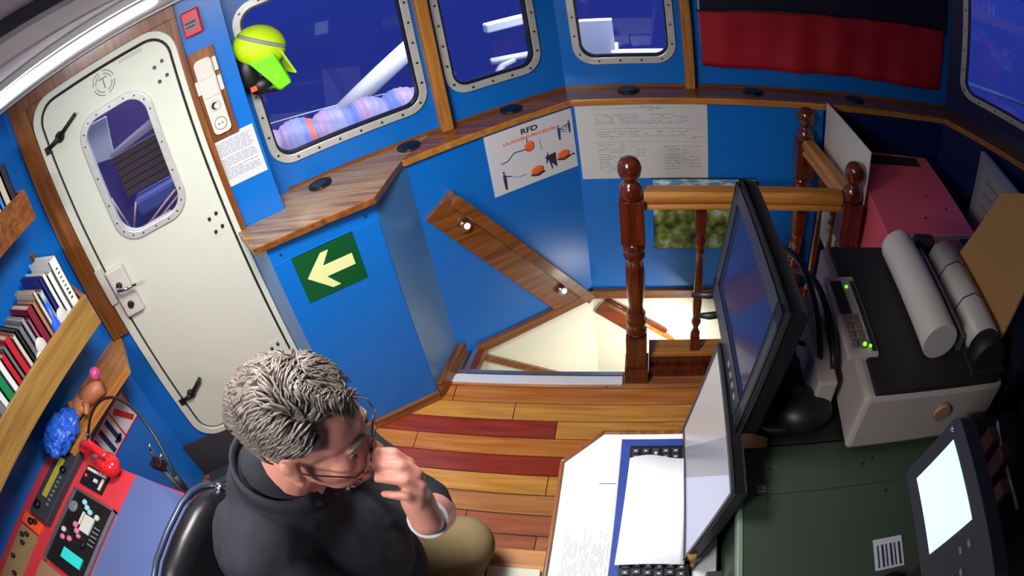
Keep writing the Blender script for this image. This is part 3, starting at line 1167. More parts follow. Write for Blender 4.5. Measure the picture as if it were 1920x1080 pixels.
sky = ramp([(0.47, (96, 168, 214)), (0.60, (226, 236, 240))], noise_n(14, 2.4).outputs['Fac'])
trees = ramp([(0.36, (34, 50, 26)), (0.48, (92, 116, 48)), (0.57, (136, 150, 70)), (0.68, (170, 196, 206))], noise_n(17).outputs['Fac'])
mr = nt.nodes.new('ShaderNodeMapRange')
mr.inputs['From Min'].default_value = 0.525
mr.inputs['From Max'].default_value = 0.535
nt.links.new(sp.outputs['Z'], mr.inputs['Value'])
mx = nt.nodes.new('ShaderNodeMix')
mx.data_type = 'RGBA'
nt.links.new(mr.outputs[0], mx.inputs['Factor'])
nt.links.new(trees.outputs[0], mx.inputs['A'])
nt.links.new(sky.outputs[0], mx.inputs['B'])
nt.links.new(mx.outputs['Result'], bs.inputs['Base Color'])
b = S([DARKGAP])
b.box(0.016, 0.518, -0.010, 0.0, 0.293, 0.688)
b.obj('backing', t)
b = S([m])
b.box(0.018, 0.516, -0.013, -0.010, 0.296, 0.686)
b.obj('print', t)

# cup holes in the sill
CUP = mat('dark_vent', (22, 22, 24), 0.4)
for i_, (x, y, l) in enumerate([(-1.235, 1.795, 'oval black sill vent nearest the door pillar'), (-0.935, 2.045, 'black sill vent to the left of the first wooden upright'),
                               (-0.566, 2.345, 'black sill vent below the second window'), (-0.063, 2.505, 'black sill vent below the third window'),
                               (0.517, 2.505, 'black sill vent under the left part of the red curtain'), (1.06, 2.505, 'black sill vent under the right part of the red curtain')]):
    t = thing('sill_vent', l, 'vent', (x, y, ZT), 0, 'round black vents along the sill')
    b = S([CUP])
    b.lathe([(0.050, 0.0), (0.050, 0.005), (0.044, 0.007)], n=28)
    b.obj('rim', t)
    b = S([BLACKG])
    b.lathe([(0.040, 0.006), (0.040, 0.0085), (0.030, 0.009)], n=28)
    b.obj('cap', t)

# red curtain, with a flat dark navy sheet above it
def cloth(name, x0, x1, zt0, zt1, zb0, zb1, y, m, amp, n=70, rows_=10, seed=1, par=None):
    rnd = random.Random(seed)
    ph = [rnd.uniform(0, 6.28) for _ in range(6)]
    fr_ = [rnd.uniform(7, 34) for _ in range(6)]
    b = S([m])
    g = []
    for j in range(rows_ + 1):
        v_ = j / rows_
        row = []
        for i_ in range(n + 1):
            u_ = i_ / n
            x = x0 + (x1 - x0) * u_
            zt = zt0 + (zt1 - zt0) * u_
            zb = zb0 + (zb1 - zb0) * u_
            d = sum(math.sin(x * fr_[q] + ph[q] + v_ * (q - 2.5) * 1.6) for q in range(6)) / 6
            row.append(b.bm.verts.new((x, y + amp * d * (0.4 + 0.6 * v_), zt + (zb - zt) * v_ + 0.004 * d)))
        g.append(row)
    for j in range(rows_):
        for i_ in range(n):
            f = b.bm.faces.new((g[j][i_], g[j][i_ + 1], g[j + 1][i_ + 1], g[j + 1][i_]))
            f.smooth = True
    o = b.obj(name, par)
    so = o.modifiers.new('solid', 'SOLIDIFY')
    so.thickness = 0.002
    return o


t = thing('red_curtain', 'red cloth curtain hung across the wide front window', 'curtain', (0, 0, 0))
cloth('fabric', 0.285, 1.63, 1.475, 1.54, 1.205, 1.20, 2.545, mat('red_cloth', (168, 12, 36), 0.7, noise=0.15, nscale=8), 0.024, n=110, par=t, seed=5)
b = S([mat('dark_rod', (30, 24, 34), 0.5)])
b.tube([(0.275, 2.55, 1.478), (1.64, 2.55, 1.543)], 0.005, 8)
b.obj('rod', t)
o = cloth('dark_sheet', 0.292, 1.66, 1.95, 1.95, 1.46, 1.52, 2.556, mat('navy_sheet', (20, 20, 48), 0.85), 0.004, seed=9)
tag(o, 'dark navy sheet covering the wide front window above the red curtain', 'blind')


# ================================================================ outside, seen through the panes
b = S([mat('deck_steel', (90, 96, 104), 0.7)])
b.prism([(-3.6, 0.3), (-2.17, 0.3), (-2.17, 1.10), (-1.5, 1.62), (-0.37, 2.63), (1.72, 2.63), (2.3, 1.9), (3.3, 2.8), (2.0, 3.9), (-1.4, 3.9), (-3.6, 2.2)], -0.05, 0.0)
struct(b.obj('floor_deck'))
SHIPW = mat('ship_white', (236, 236, 232), 0.35)
t = tag(place(S([SHIPW]).tube([(-0.96, 1.0, 0.96), (-0.36, 1.0, 1.265)], 0.06, 24).obj('boom_tube'), (*UA_P, 0), UA_A), 'thick white tube rising diagonally outside the first window', 'tube')
b = S([mat('ribbed_cloth', (150, 150, 188), 0.5, noise=0.1, nscale=6), mat('ribbed_orange', (226, 110, 96), 0.6), mat('ribbed_blue', (116, 134, 196), 0.5), mat('ribbed_pink', (176, 150, 180), 0.5)])
NR = 30
prof = []
for k in range(NR * 3 + 1):
    u = k / (NR * 3)
    x = -1.42 + 0.84 * u
    big = abs(math.sin(math.pi * (u * 5 + 0.08)))
    prof.append((0.105 + 0.035 * big ** 0.6 + 0.003 * math.sin(k * 2.1), x, 1.165 - 0.075 * u, 1 if 0.34 < u < 0.375 else (2 if (k // 7) % 3 == 1 else (3 if (k // 7) % 3 == 2 else 0))))
rg = []
for r_, x, zc_, mi_ in prof:
    rg.append([b.bm.verts.new((x, 0.32 + r_ * math.cos(2 * math.pi * q / 28), zc_ + r_ * math.sin(2 * math.pi * q / 28))) for q in range(28)])
for k in range(len(rg) - 1):
    for q in range(28):
        f = b.bm.faces.new((rg[k][q], rg[k][(q + 1) % 28], rg[k + 1][(q + 1) % 28], rg[k + 1][q]))
        f.smooth = True
        f.material_index = prof[k][3]
b.bm.faces.new(rg[0]); b.bm.faces.new(rg[-1][::-1])
tag(place(b.obj('ribbed_hose'), (*UA_P, 0), UA_A), 'pale ribbed roll with an orange band lying outside along the first window', 'hose')
b = S([SHIPW])
b.tube([(-1.6, 1.0, 1.16), (-0.3, 1.0, 0.98)], 0.004, 6)
tag(place(b.obj('wire_rail'), (*UA_P, 0), UA_A), 'thin white wire rail running across outside the first window', 'rail')
b = S([SHIPW])
b.box(0.0, 0.45, 0.78, 0.84, 1.25, 1.31, bev=0.01)
tag(place(b.obj('white_beam'), (*UA_P, 0), UA_A), 'square white beam high outside the second window', 'beam')
b = S([SHIPW])
b.tube([(0.0, 0.8, 1.07), (0.12, 0.8, 1.06), (0.45, 0.8, 1.03)], 0.022, 12)
b.tube([(0.14, 0.8, 1.05), (0.06, 0.8, 1.03), (0.02, 0.8, 0.97), (0.0, 0.8, 0.0)], 0.026, 12)
tag(place(b.obj('curved_pipe'), (*UA_P, 0), UA_A), 'curved white handrail pipe outside the second window', 'pipe')
b = S([SHIPW])
b.box(-0.31, -0.13, 3.16, 3.22, 1.06, 1.285)
b.box(-0.31, -0.12, 3.17, 3.5, 0.0, 1.055)
tag(b.obj('white_locker'), 'bright white deck locker outside the third window', 'locker')
b = S([SHIPW])
b.tube([(-0.15, 3.17, 1.08), (0.6, 3.17, 1.08)], 0.026, 12)
tag(b.obj('rail_pipe'), 'horizontal white rail pipe outside the third window', 'pipe')
b = S([mat('blue_pipe', (110, 140, 210), 0.4)])
b.tube([(-0.2, 0.6, 1.12), (0.9, 0.6, 1.28)], 0.014, 10)
tag(place(b.obj('rail_pipe'), (*UC_P, 0), UC_A), 'pale blue rail pipe outside the window at the right edge', 'pipe')
# stand-in objects that fill the view behind the door window
b = S([WHITE])
pts = []
b.slab((-0.585, 0.46, 1.73), (-0.60, 0.46, 1.545), (-0.475, 0.47, 1.515), (-0.445, 0.47, 1.72), 0.012)
tag(place(b.obj('towel', bev=0.004), (*DOOR_P, 0), DOOR_A), 'white stand-in slab outside behind the door window', 'towel')
b = S([mat('brown_slats', (96, 74, 60), 0.7)])
for k in range(6):
    b.box(-0.50, -0.24, 0.50, 0.52, 1.30 + 0.036 * k, 1.332 + 0.036 * k)
tag(place(b.obj('slatted_board'), (*DOOR_P, 0), DOOR_A), 'brown slatted board outside behind the door window', 'board')
b = S([mat('grey_papers', (186, 172, 176), 0.6)])
for k in range(5):
    b.slab((-0.49 + 0.01 * k, 0.45 - 0.012 * k, 1.52 + 0.008 * k), (-0.20 + 0.01 * k, 0.47 - 0.012 * k, 1.555 + 0.010 * k), (-0.20, 0.47 - 0.012 * k, 1.572 + 0.010 * k), (-0.48, 0.45 - 0.012 * k, 1.535 + 0.006 * k), 0.004)
tag(place(b.obj('folded_canvas'), (*DOOR_P, 0), DOOR_A), 'bundle of folded pale canvas strips outside behind the door window', 'canvas')
b = S([mat('cushion_blue', (86, 92, 150), 0.7)])
b.box(-0.47, -0.22, 0.44, 0.56, 1.19, 1.28, bev=0.02)
tag(place(b.obj('cushion'), (*DOOR_P, 0), DOOR_A), 'dusty blue cushion low behind the door window', 'cushion')
b = S([mat('cane', (206, 164, 150), 0.6)])
for p0_, p1_ in (((-0.56, 0.42, 1.36), (-0.53, 0.43, 1.16)), ((-0.45, 0.42, 1.28), (-0.52, 0.43, 1.16)), ((-0.24, 0.42, 1.24), (-0.50, 0.43, 1.12)), ((-0.22, 0.44, 1.40), (-0.20, 0.44, 1.22)), ((-0.30, 0.42, 1.16), (-0.56, 0.43, 1.14)), ((-0.20, 0.44, 1.22), (-0.48, 0.43, 1.10))):
    b.tube([p0_, p1_], 0.006, 6)
tag(place(b.obj('cane_bundle'), (*DOOR_P, 0), DOOR_A), 'loose pale canes leaning in a heap behind the door window', 'canes')
b = S([mat('deckhouse_dark', (92, 76, 128), 0.6)])
b.box(-1.6, -0.05, 0.85, 0.9, 0.0, 2.4)
tag(place(b.obj('door_view_backing'), (*DOOR_P, 0), DOOR_A), 'dark purple stand-in backing closing the view behind the door window', 'bulkhead')

# ================================================================ left side : shelves
def shelf_unit(name, label, zb, zr, x_front, y_end, end_top, m, depth_y0=-0.45):
    t = thing(name, label, 'shelf', (x_front, y_end, zb))
    b = S([m])
    b.box(-2.10 - x_front, 0.0, depth_y0 - y_end, 0.0, 0.0, 0.02)
    b.obj('shelf_board', t, bev=0.002)
    b = S([m])
    b.box(-0.004, 0.016, depth_y0 - y_end, 0.0, -0.002, zr - zb)
    b.obj('front_rail', t, bev=0.003)
    b = S([WD_A])
    b.slab((-2.10 - x_front, 0, 0.0), (0.0, 0, 0.0), (0.0, 0, zr - zb), (-2.10 - x_front, 0, end_top - zb), -0.018)
    b.obj('end_panel', t, bev=0.002)
    return t


shelf_unit('bookshelf', 'oak bookshelf with deep front rail on the left wall, full of books', 1.165, 1.295, -1.82, 0.905, 1.50, WD_OAK)
shelf_unit('upper_shelf', 'dark wooden shelf high on the left wall above the bookshelf', 1.655, 1.77, -1.82, 0.865, 1.79, WD_A)

BC = dict(w=(228, 232, 230), n=(30, 42, 140), s=(150, 152, 160), lb=(60, 130, 210), tn=(170, 120, 90), m=(126, 24, 54), g=(110, 110, 116), k=(34, 34, 44), r=(188, 28, 44), gr=(20, 130, 80), cr=(206, 196, 176), p=(150, 90, 110))
books = [('w', 0.045, 0.30, 'thick white book with lettered spine at the end panel of the bookshelf'), ('w', 0.028, 0.27, 'white book second from the bookshelf end panel'),
         ('w', 0.022, 0.285, 'thin white binder third from the bookshelf end panel'), ('n', 0.018, 0.29, 'dark blue book beside the white books on the bookshelf'),
         ('s', 0.030, 0.25, 'silver grey book next to the dark blue book'), ('cr', 0.02, 0.27, 'cream folder next to the silver grey book'), ('tn', 0.022, 0.245, 'tan spined book between cream folder and maroon book'),
         ('m', 0.036, 0.25, 'maroon hardback book in the middle of the bookshelf'), ('p', 0.018, 0.22, 'dusty pink thin book beside the maroon hardback'), ('s', 0.022, 0.24, 'light grey ring binder beside the dusty pink book'),
         ('g', 0.026, 0.23, 'mid grey book between light grey binder and black book'), ('k', 0.018, 0.24, 'black thin book in the left half of the bookshelf'), ('cr', 0.022, 0.23, 'cream paperback beside the black thin book'),
         ('r', 0.034, 0.25, 'bright red book in the left half of the bookshelf'), ('g', 0.02, 0.235, 'grey pamphlet box beside the bright red book'), ('r', 0.028, 0.22, 'second red book, nearer the left picture edge'),
         ('w', 0.03, 0.23, 'white book at the left picture edge of the bookshelf'), ('gr', 0.04, 0.24, 'green folder at the left picture edge of the bookshelf'), ('w', 0.03, 0.24, 'white folder after the green folder')]
y = 0.882
GR_ = 'books on the oak bookshelf'
for c_, th, h_, lab in books:
    t = thing('book', lab, 'book', (-1.94, y - th / 2, 1.186), 0, GR_)
    d_ = random.uniform(0.19, 0.21)
    b = S([mat('book_' + c_, BC[c_], 0.5)])
    b.box(-d_ / 2 + 0.003, d_ / 2, -th / 2 + 0.001, -th / 2 + 0.004, 0, h_)
    b.box(-d_ / 2 + 0.003, d_ / 2, th / 2 - 0.004, th / 2 - 0.001, 0, h_)
    b.box(d_ / 2 - 0.004, d_ / 2, -th / 2 + 0.001, th / 2 - 0.001, 0, h_)
    b.obj('cover', t)
    b = S([mat('page_block', (206, 198, 186), 0.8)])
    b.box(-d_ / 2 + 0.006, d_ / 2 - 0.005, -th / 2 + 0.004, th / 2 - 0.004, 0.004, h_ - 0.008)
    b.obj('pages', t)
    if lab.startswith('thick white'):
        b = S([INKD])
        for k in range(8):
            b.box(d_ / 2, d_ / 2 + 0.0008, -0.006, 0.006, 0.13 + 0.018 * k, 0.13 + 0.018 * k + random.uniform(0.004, 0.011))
        b.obj('spine_lettering', t)
    y -= th + 0.0015
t = thing('spray_bottle', 'bright blue plastic bottle lying in front of the books', 'bottle', (-1.835, 0.73, 1.19))
b = S([mat('bright_blue', (26, 96, 226), 0.3)])
b.tube([(-0.01, 0.0, 0.03), (-0.01, 0.005, 0.12), (-0.008, 0.01, 0.14), (-0.006, 0.015, 0.20)], [0.026, 0.024, 0.010, 0.012], 14)
b.obj('body', t)
b = S([mat('pale_blue', (150, 196, 240), 0.3)])
b.cyl((-0.006, 0.015, 0.20), (-0.005, 0.018, 0.24), 0.009, 0.007, 12)
b.obj('nozzle', t)
b = S([WHITE])
b.ball((-1.832, 0.775, 1.30), 0.028, sub=3, sc3=(0.5, 1.0, 1.4))
b.ball((-1.832, 0.80, 1.275), 0.024, sub=3, sc3=(0.5, 1.0, 1.2))
tag(b.obj('cotton_glove'), 'crumpled white glove tucked behind the shelf rail near the white books', 'glove')
b = S([WHITE])
b.ball((-1.832, 0.625, 1.30), 0.025, sub=3, sc3=(0.5, 1.1, 1.5))
b.ball((-1.832, 0.60, 1.28), 0.025, sub=3, sc3=(0.5, 1.1, 0.9))
tag(b.obj('cotton_glove'), 'crumpled white glove tucked behind the shelf rail beside the maroon book', 'glove')
y = 0.84
for c_, th, h_, lab in [('k', 0.03, 0.22, 'dark book at the right end of the upper shelf'), ('cr', 0.03, 0.24, 'cream book second on the upper shelf'), ('lb', 0.02, 0.25, 'light blue book on the upper shelf'), ('w', 0.04, 0.25, 'white book in the middle of the upper shelf'),
                        ('n', 0.03, 0.24, 'navy book on the upper shelf at the left picture edge'), ('cr', 0.05, 0.24, 'thick cream file on the upper shelf at the left picture edge')]:
    t = thing('book', lab, 'book', (-1.94, y - th / 2, 1.676), 0, 'books on the upper shelf')
    b = S([mat('book_' + c_, BC[c_], 0.5)])
    b.box(-0.09, 0.10, -th / 2, -th / 2 + 0.003, 0, h_)
    b.box(-0.09, 0.10, th / 2 - 0.004, th / 2 - 0.001, 0, h_)
    b.box(0.096, 0.10, -th / 2, th / 2 - 0.001, 0, h_)
    b.obj('cover', t)
    b = S([mat('page_block', (206, 198, 186), 0.8)])
    b.box(-0.087, 0.095, -th / 2 + 0.003, th / 2 - 0.004, 0.004, h_ - 0.008)
    b.obj('pages', t)
    y -= th + 0.002

# lower open shelf
t = thing('lower_shelf', 'low wooden shelf board under the bookshelf on the left wall', 'shelf', (-2.10, 0.3, 0.89))
b = S([WD_ORY])
b.prism([(0.0, 0.78), (0.06, 0.77), (0.255, 0.615), (0.215, 0.16), (0.0, 0.16)], 0.0, 0.035)
b.obj('board', t, bev=0.004)
b = S([WD_Z])
b.box(0.02, 0.05, 0.755, 0.775, -0.03, 0.12)
b.obj('end_cleat', t)
# wooden carved hand, bag and the pink ball on it
SKW = mat('carved_wood', (176, 108, 74), 0.5, noise=0.25, nscale=18)
b = S([SKW])
b.ball((-1.955, 0.665, 0.955), 0.055, sub=3, sc3=(1.0, 1.0, 0.55))
b.tube([(-1.95, 0.69, 0.955), (-1.90, 0.735, 0.965), (-1.865, 0.765, 0.97)], [0.042, 0.036, 0.034], 12)
for k in range(4):
    a = R(198 + 19 * k)
    c_ = Vector((-1.955 + 0.012 * k, 0.665 - 0.004 * k, 0.955))
    dr = Vector((math.cos(a), math.sin(a), 0.0))
    b.tube([c_ + dr * 0.03, c_ + dr * 0.07 + Vector((0, 0, 0.008)), c_ + dr * 0.105], [0.016, 0.0145, 0.010], 8)
b.tube([(-1.93, 0.665, 0.96), (-1.885, 0.655, 0.965), (-1.865, 0.625, 0.96)], [0.018, 0.015, 0.010], 8)
tag(b.obj('leather_glove'), 'tan leather work glove lying on the low shelf board', 'glove')
b = S([mat('pink_foil', (196, 70, 130), 0.3, noise=0.4, nscale=60)])
b.ball((-1.875, 0.775, 1.02), 0.027, sub=3)
tag(b.obj('foil_ball'), 'small pink foil ball on the low shelf by the work glove', 'ball')
BAG = mat('blue_bag', (40, 96, 220), 0.22, noise=0.6, nscale=30, bump=1.0)
b = S([BAG])
b.ball((-1.945, 0.50, 0.975), 0.10, sub=5, sc3=(0.8, 1.1, 0.6))
o = b.obj('plastic_bag')
dm = bpy.data.textures.new('crumple', 'CLOUDS')
dm.noise_scale = 0.03
mo = o.modifiers.new('d', 'DISPLACE')
mo.texture = dm
mo.strength = 0.05
tag(o, 'shiny crumpled blue plastic bag on the low shelf above the red desk', 'bag')

# warning poster low on the left wall
t = thing('warning_poster', 'white warning poster with red border and red diagonal bar low on the left wall', 'poster', (-2.10, 0.93, 0))
b = S([REDM, PAPER, NAVYINK])
b.box(0.0, 0.004, -0.36, 0.0, 0.575, 0.735)
b.box(0.004, 0.005, -0.125, -0.008, 0.583, 0.727, 1)
b.box(0.004, 0.005, -0.352, -0.135, 0.583, 0.727, 1)
b.obj('sheet', t)
b = S([REDM])
b.slab((0.006, -0.02, 0.60), (0.006, -0.045, 0.59), (0.006, -0.115, 0.70), (0.006, -0.09, 0.715), 0.001)
b.obj('diagonal_bar', t)
b = S([NAVYINK])
for k in range(3):
    b.box(0.005, 0.006, -0.185 - 0.06 * k, -0.158 - 0.06 * k, 0.59, 0.72)
b.box(0.005, 0.006, -0.20, -0.145, 0.60, 0.62)
b.obj('dark_strokes', t)

# ================================================================ red radio desk
t = thing('radio_desk', 'red sloping radio desk with instruments in the lower left corner', 'desk', (-2.10, 0.50, 0))
REDD = mat('red_desk', (200, 56, 66), 0.38)
def dz(x):
    return 0.895 - 0.10 * (x - 0.0) / 0.86


b = S([REDD, DARKGAP])
for (x0, x1) in ((0.0, 0.86),):
    v = [b.bm.verts.new(p_) for p_ in ((x0, -1.3, dz(x0)), (x1, -1.3, dz(x1)), (x1, 0.035, dz(x1)), (x0, 0.0, dz(x0)), (x0, -1.3, 0), (x1 - 0.05, -1.3, 0), (x1 - 0.05, 0.035, 0), (x0, 0.0, 0))]
    for q in ((0, 1, 2, 3), (7, 6, 5, 4), (0, 4, 5, 1), (2, 6, 7, 3), (0, 3, 7, 4)):
        b.bm.faces.new([v[i_] for i_ in q])
    f = b.bm.faces.new([v[i_] for i_ in (1, 5, 6, 2)])
    f.material_index = 1
b.obj('body', t, bev=0.004)
tilt = Matrix.Rotation(math.atan2(0.10, 0.86), 4, 'Y')
def desk_m(x, y):
    m_ = tilt.copy()
    m_.translation = (x, y, dz(x) + 0.001)
    return m_


b = S([mat('desk_blue_cover', (80, 96, 146), 0.6)])
b.box(0.545, 0.845, -1.28, 0.02, 0.0, 0.004, M=Matrix.Translation((0, 0, 0)) @ Matrix(((1, 0, 0, 0), (0, 1, 0, 0), (-0.10 / 0.86, 0, 1, 0.897), (0, 0, 0, 1))))
b.obj('blue_cover', t)
b = S([WHITE])
b.box(0.855, 0.868, -1.28, 0.02, 0.775, 0.797)
b.obj('white_edge_strip', t)
SH = Matrix(((1, 0, 0, 0), (0, 1, 0, 0), (-0.10 / 0.86, 0, 1, 0.896), (0, 0, 0, 1)))
b = S([DGREY, mat('lcd_yellow', (150, 142, 50), 0.4, emit=0.25), BLACKG, WHITE, GREY])
b.box(0.10, 0.235, -0.36, -0.015, 0.0, 0.03, M=SH, bev=0.004)
b.box(0.135, 0.17, -0.265, -0.075, 0.030, 0.032, 1, M=SH)
for k, (x, yv, r_) in enumerate(((0.195, -0.12, 0.016), (0.14, -0.315, 0.02), (0.17, -0.045, 0.007), (0.145, -0.045, 0.007))):
    b.cyl(SH @ Vector((x, yv, 0.03)), SH @ Vector((x, yv, 0.046)), r_, r_ * 0.85, 16, 2)
for k in range(7):
    b.box(0.19, 0.202, -0.16 - 0.022 * k, -0.15 - 0.022 * k, 0.030, 0.034, 4, M=SH)
b.obj('radio_unit', t)
b = S([BLACK, WHITE, mat('led_red', (230, 60, 70), 0.4, emit=0.6)])
b.box(0.285, 0.425, -0.12, -0.035, 0.0, 0.008, M=SH)
b.box(0.295, 0.415, -0.055, -0.043, 0.008, 0.012, 1, M=SH)
b.box(0.40, 0.412, -0.11, -0.06, 0.008, 0.012, 1, M=SH)
b.box(0.36, 0.38, -0.09, -0.075, 0.008, 0.014, 1, M=SH)
b.cyl(SH @ Vector((0.305, -0.08, 0.008)), SH @ Vector((0.305, -0.08, 0.014)), 0.006, 0.006, 10, 2)
b.cyl(SH @ Vector((0.335, -0.08, 0.008)), SH @ Vector((0.335, -0.08, 0.014)), 0.007, 0.007, 10, 0)
b.obj('small_switch_panel', t)
CY = mat('meter_lens', (150, 214, 222), 0.2)
b = S([BLACK, ALU, CY, WHITE, GREY, mat('teal_screen', (40, 180, 180), 0.3, emit=0.5), mat('pink_button', (216, 120, 160), 0.4)])
b.box(0.29, 0.53, -0.48, -0.155, 0.0, 0.014, M=SH)
for q in ((0.284, 0.292, -0.49, -0.15), (0.528, 0.536, -0.49, -0.15)):
    b.box(q[0], q[1], q[2], q[3], 0.0, 0.020, 1, M=SH)
b.box(0.284, 0.536, -0.158, -0.150, 0.0, 0.020, 1, M=SH)
for x, yv, r_, mi_ in ((0.33, -0.225, 0.026, 4), (0.38, -0.185, 0.012, 2), (0.405, -0.20, 0.012, 2), (0.43, -0.21, 0.012, 2), (0.475, -0.215, 0.012, 3), (0.385, -0.285, 0.013, 6), (0.405, -0.305, 0.013, 6), (0.425, -0.32, 0.010, 6), (0.335, -0.33, 0.012, 3), (0.345, -0.36, 0.012, 6), (0.385, -0.35, 0.012, 6), (0.46, -0.34, 0.015, 0)):
    b.cyl(SH @ Vector((x, yv, 0.014)), SH @ Vector((x, yv, 0.026)), r_, r_ * 0.85, 16, mi_)
b.box(0.41, 0.465, -0.295, -0.225, 0.014, 0.020, 3, M=SH)
b.box(0.392, 0.402, -0.275, -0.22, 0.014, 0.020, 3, M=SH)
for k in range(5):
    b.box(0.475, 0.51, -0.255 - 0.018 * k, -0.25 - 0.018 * k, 0.014, 0.015, 4, M=SH)
b.box(0.375, 0.49, -0.435, -0.39, 0.014, 0.020, 5, M=SH)
b.obj('instrument_panel', t)
b = S([mat('brass_plate', (150, 122, 86), 0.5), BLACK, ALU])
b.box(0.06, 0.19, -0.75, -0.43, 0.0, 0.008, M=SH)
b.box(0.27, 0.50, -0.90, -0.50, 0.0, 0.010, M=SH)
for x, yv in ((0.10, -0.47), (0.13, -0.455), (0.125, -0.50), (0.10, -0.58), (0.15, -0.64)):
    b.cyl(SH @ Vector((x, yv, 0.008)), SH @ Vector((x, yv, 0.024)), 0.010, 0.008, 12, 1)
b.obj('brass_switch_panels', t)
b = S([mat('orange_guard', (236, 92, 48), 0.5), BLACK])
b.box(0.055, 0.19, -0.42, -0.37, 0.0, 0.012, M=SH)
b.cyl(SH @ Vector((0.12, -0.395, 0.012)), SH @ Vector((0.12, -0.395, 0.026)), 0.016, 0.012, 14, 1)
b.cyl(SH @ Vector((0.15, -0.385, 0.012)), SH @ Vector((0.15, -0.385, 0.026)), 0.012, 0.010, 14, 1)
b.obj('orange_guard', t)

# gooseneck lamp on the desk
t = thing('gooseneck_lamp', 'thin black gooseneck lamp arching over the red desk', 'lamp', (-1.77, 0.53, 0.90))
def bez(p, n):
    out = []
    for i_ in range(n + 1):
        u = i_ / n
        q = [Vector(v_) for v_ in p]
        while len(q) > 1:
            q = [q[j].lerp(q[j + 1], u) for j in range(len(q) - 1)]
        out.append(q[0])
    return out


b = S([BLACK])
b.tube(bez([(0.03, 0.0, 0.08), (0.14, 0.13, 0.27), (0.40, 0.16, 0.25), (0.50, 0.02, 0.10), (0.515, -0.015, 0.02)], 24), 0.0055, 8)
b.obj('arm', t)
b = S([CHROME])
b.tube([(-0.01, -0.02, 0.0), (0.0, -0.01, 0.04), (0.035, 0.005, 0.09)], [0.012, 0.009, 0.008], 12)
b.obj('joint', t)
b = S([BLACK])
b.cyl((0.513, -0.01, 0.04), (0.516, -0.02, -0.06), 0.011, 0.013, 14)
b.obj('lamp_head', t)
# red handset
t = thing('red_handset', 'shiny red round handset at the far end of the red desk', 'telephone', (-1.66, 0.49, 0.87))
b = S([mat('red_gloss', (214, 36, 44), 0.15)])
b.ball((0.0, 0.0, 0.025), 0.055, sub=4, sc3=(1.15, 0.85, 0.75))
b.ball((-0.16, 0.02, 0.045), 0.035, sub=3, sc3=(1.3, 0.8, 0.7))
b.tube(bez([(0.02, 0.01, 0.05), (-0.06, 0.02, 0.11), (-0.16, 0.02, 0.06)], 8), 0.017, 12)
b.obj('body', t)
b = S([BLACK])
for k in range(4):
    b.cyl((-0.012 + 0.012 * k, -0.012, 0.064), (-0.012 + 0.012 * k, -0.0, 0.068), 0.003, n=8)
b.obj('speaker_slots', t)
# knife-like chrome keys on the rim behind the desk
t = thing('lever_switch', 'chrome lever on a dark base standing behind the red desk', 'lever', (-1.50, 0.60, 0.80))
b = S([BLACK])
b.box(-0.03, 0.03, -0.02, 0.02, 0, 0.03, bev=0.004)
b.obj('base', t)
b = S([CHROME])
b.tube([(-0.01, 0, 0.03), (0.01, 0.02, 0.10)], 0.006, 10)
b.tube([(0.02, 0.0, 0.03), (0.045, 0.015, 0.06)], 0.006, 10)
b.obj('lever', t)
b = S([DGREY])
b.cyl((0, 0, -0.8), (0, 0, 0), 0.012, 0.012, 12)
b.obj('stem', t)

# ================================================================ chair
t = thing('helm_chair', 'black upholstered helm chair behind the seated man, with chrome armrest fittings', 'chair', (-0.72, 0.36, 0))
CH = mat('black_leather', (16, 16, 20), 0.35, bump=0.05, nscale=60)
def superslab(b, cx, cy, cz, hy, hz, tx, n=28, e=3.2, lean=-0.14):
    rings = []
    for sx_, sc_ in ((-1, 0.80), (-0.75, 0.95), (0.0, 1.0), (0.75, 0.95), (1, 0.80)):
        row = []
        for k in range(n):
            a = 2 * math.pi * k / n
            ca, sa = math.cos(a), math.sin(a)
            y_ = hy * sc_ * math.copysign(abs(ca) ** (2 / e), ca)
            z_ = hz * sc_ * math.copysign(abs(sa) ** (2 / e), sa)
            row.append(b.bm.verts.new((cx + sx_ * tx + lean * z_, cy + y_, cz + z_)))
        rings.append(row)
    for r0_, r1_ in zip(rings, rings[1:]):
        for k in range(n):
            f = b.bm.faces.new((r0_[k], r0_[(k + 1) % n], r1_[(k + 1) % n], r1_[k]))
            f.smooth = True
    b.bm.faces.new(rings[0]); b.bm.faces.new(rings[-1][::-1])
    return rings


b = S([CH])
superslab(b, -0.235, -0.07, 0.85, 0.22, 0.24, 0.035)
b.obj('backrest', t)
b = S([CH])
b.box(-0.20, 0.22, -0.17, 0.22, 0.50, 0.565, bev=0.028)
b.obj('seat', t)
b = S([mat('chair_rim', (62, 72, 96), 0.35, 0.5)])
tmp = S([CH])
rr0 = superslab(tmp, -0.265, -0.07, 0.85, 0.222, 0.243, 0.012)
b.tube([v_.co.copy() for v_ in rr0[2]] + [rr0[2][0].co.copy()], 0.009, 8)
tmp.bm.free()
b.obj('back_frame', t)
b = S([CHROME])
b.tube([(-0.29, 0.10, 0.98), (-0.275, 0.13, 1.02), (-0.25, 0.12, 1.03)], 0.013, 12)
b.box(-0.30, -0.265, 0.06, 0.115, 0.985, 1.01, bev=0.005)
b.obj('armrest_bracket', t)
b = S([CHROME])
b.cyl((0, 0, 0.0), (0, 0, 0.50), 0.05, 0.04, 24)
b.lathe([(0.2, 0), (0.2, 0.015), (0.06, 0.03)])
b.obj('pedestal', t)

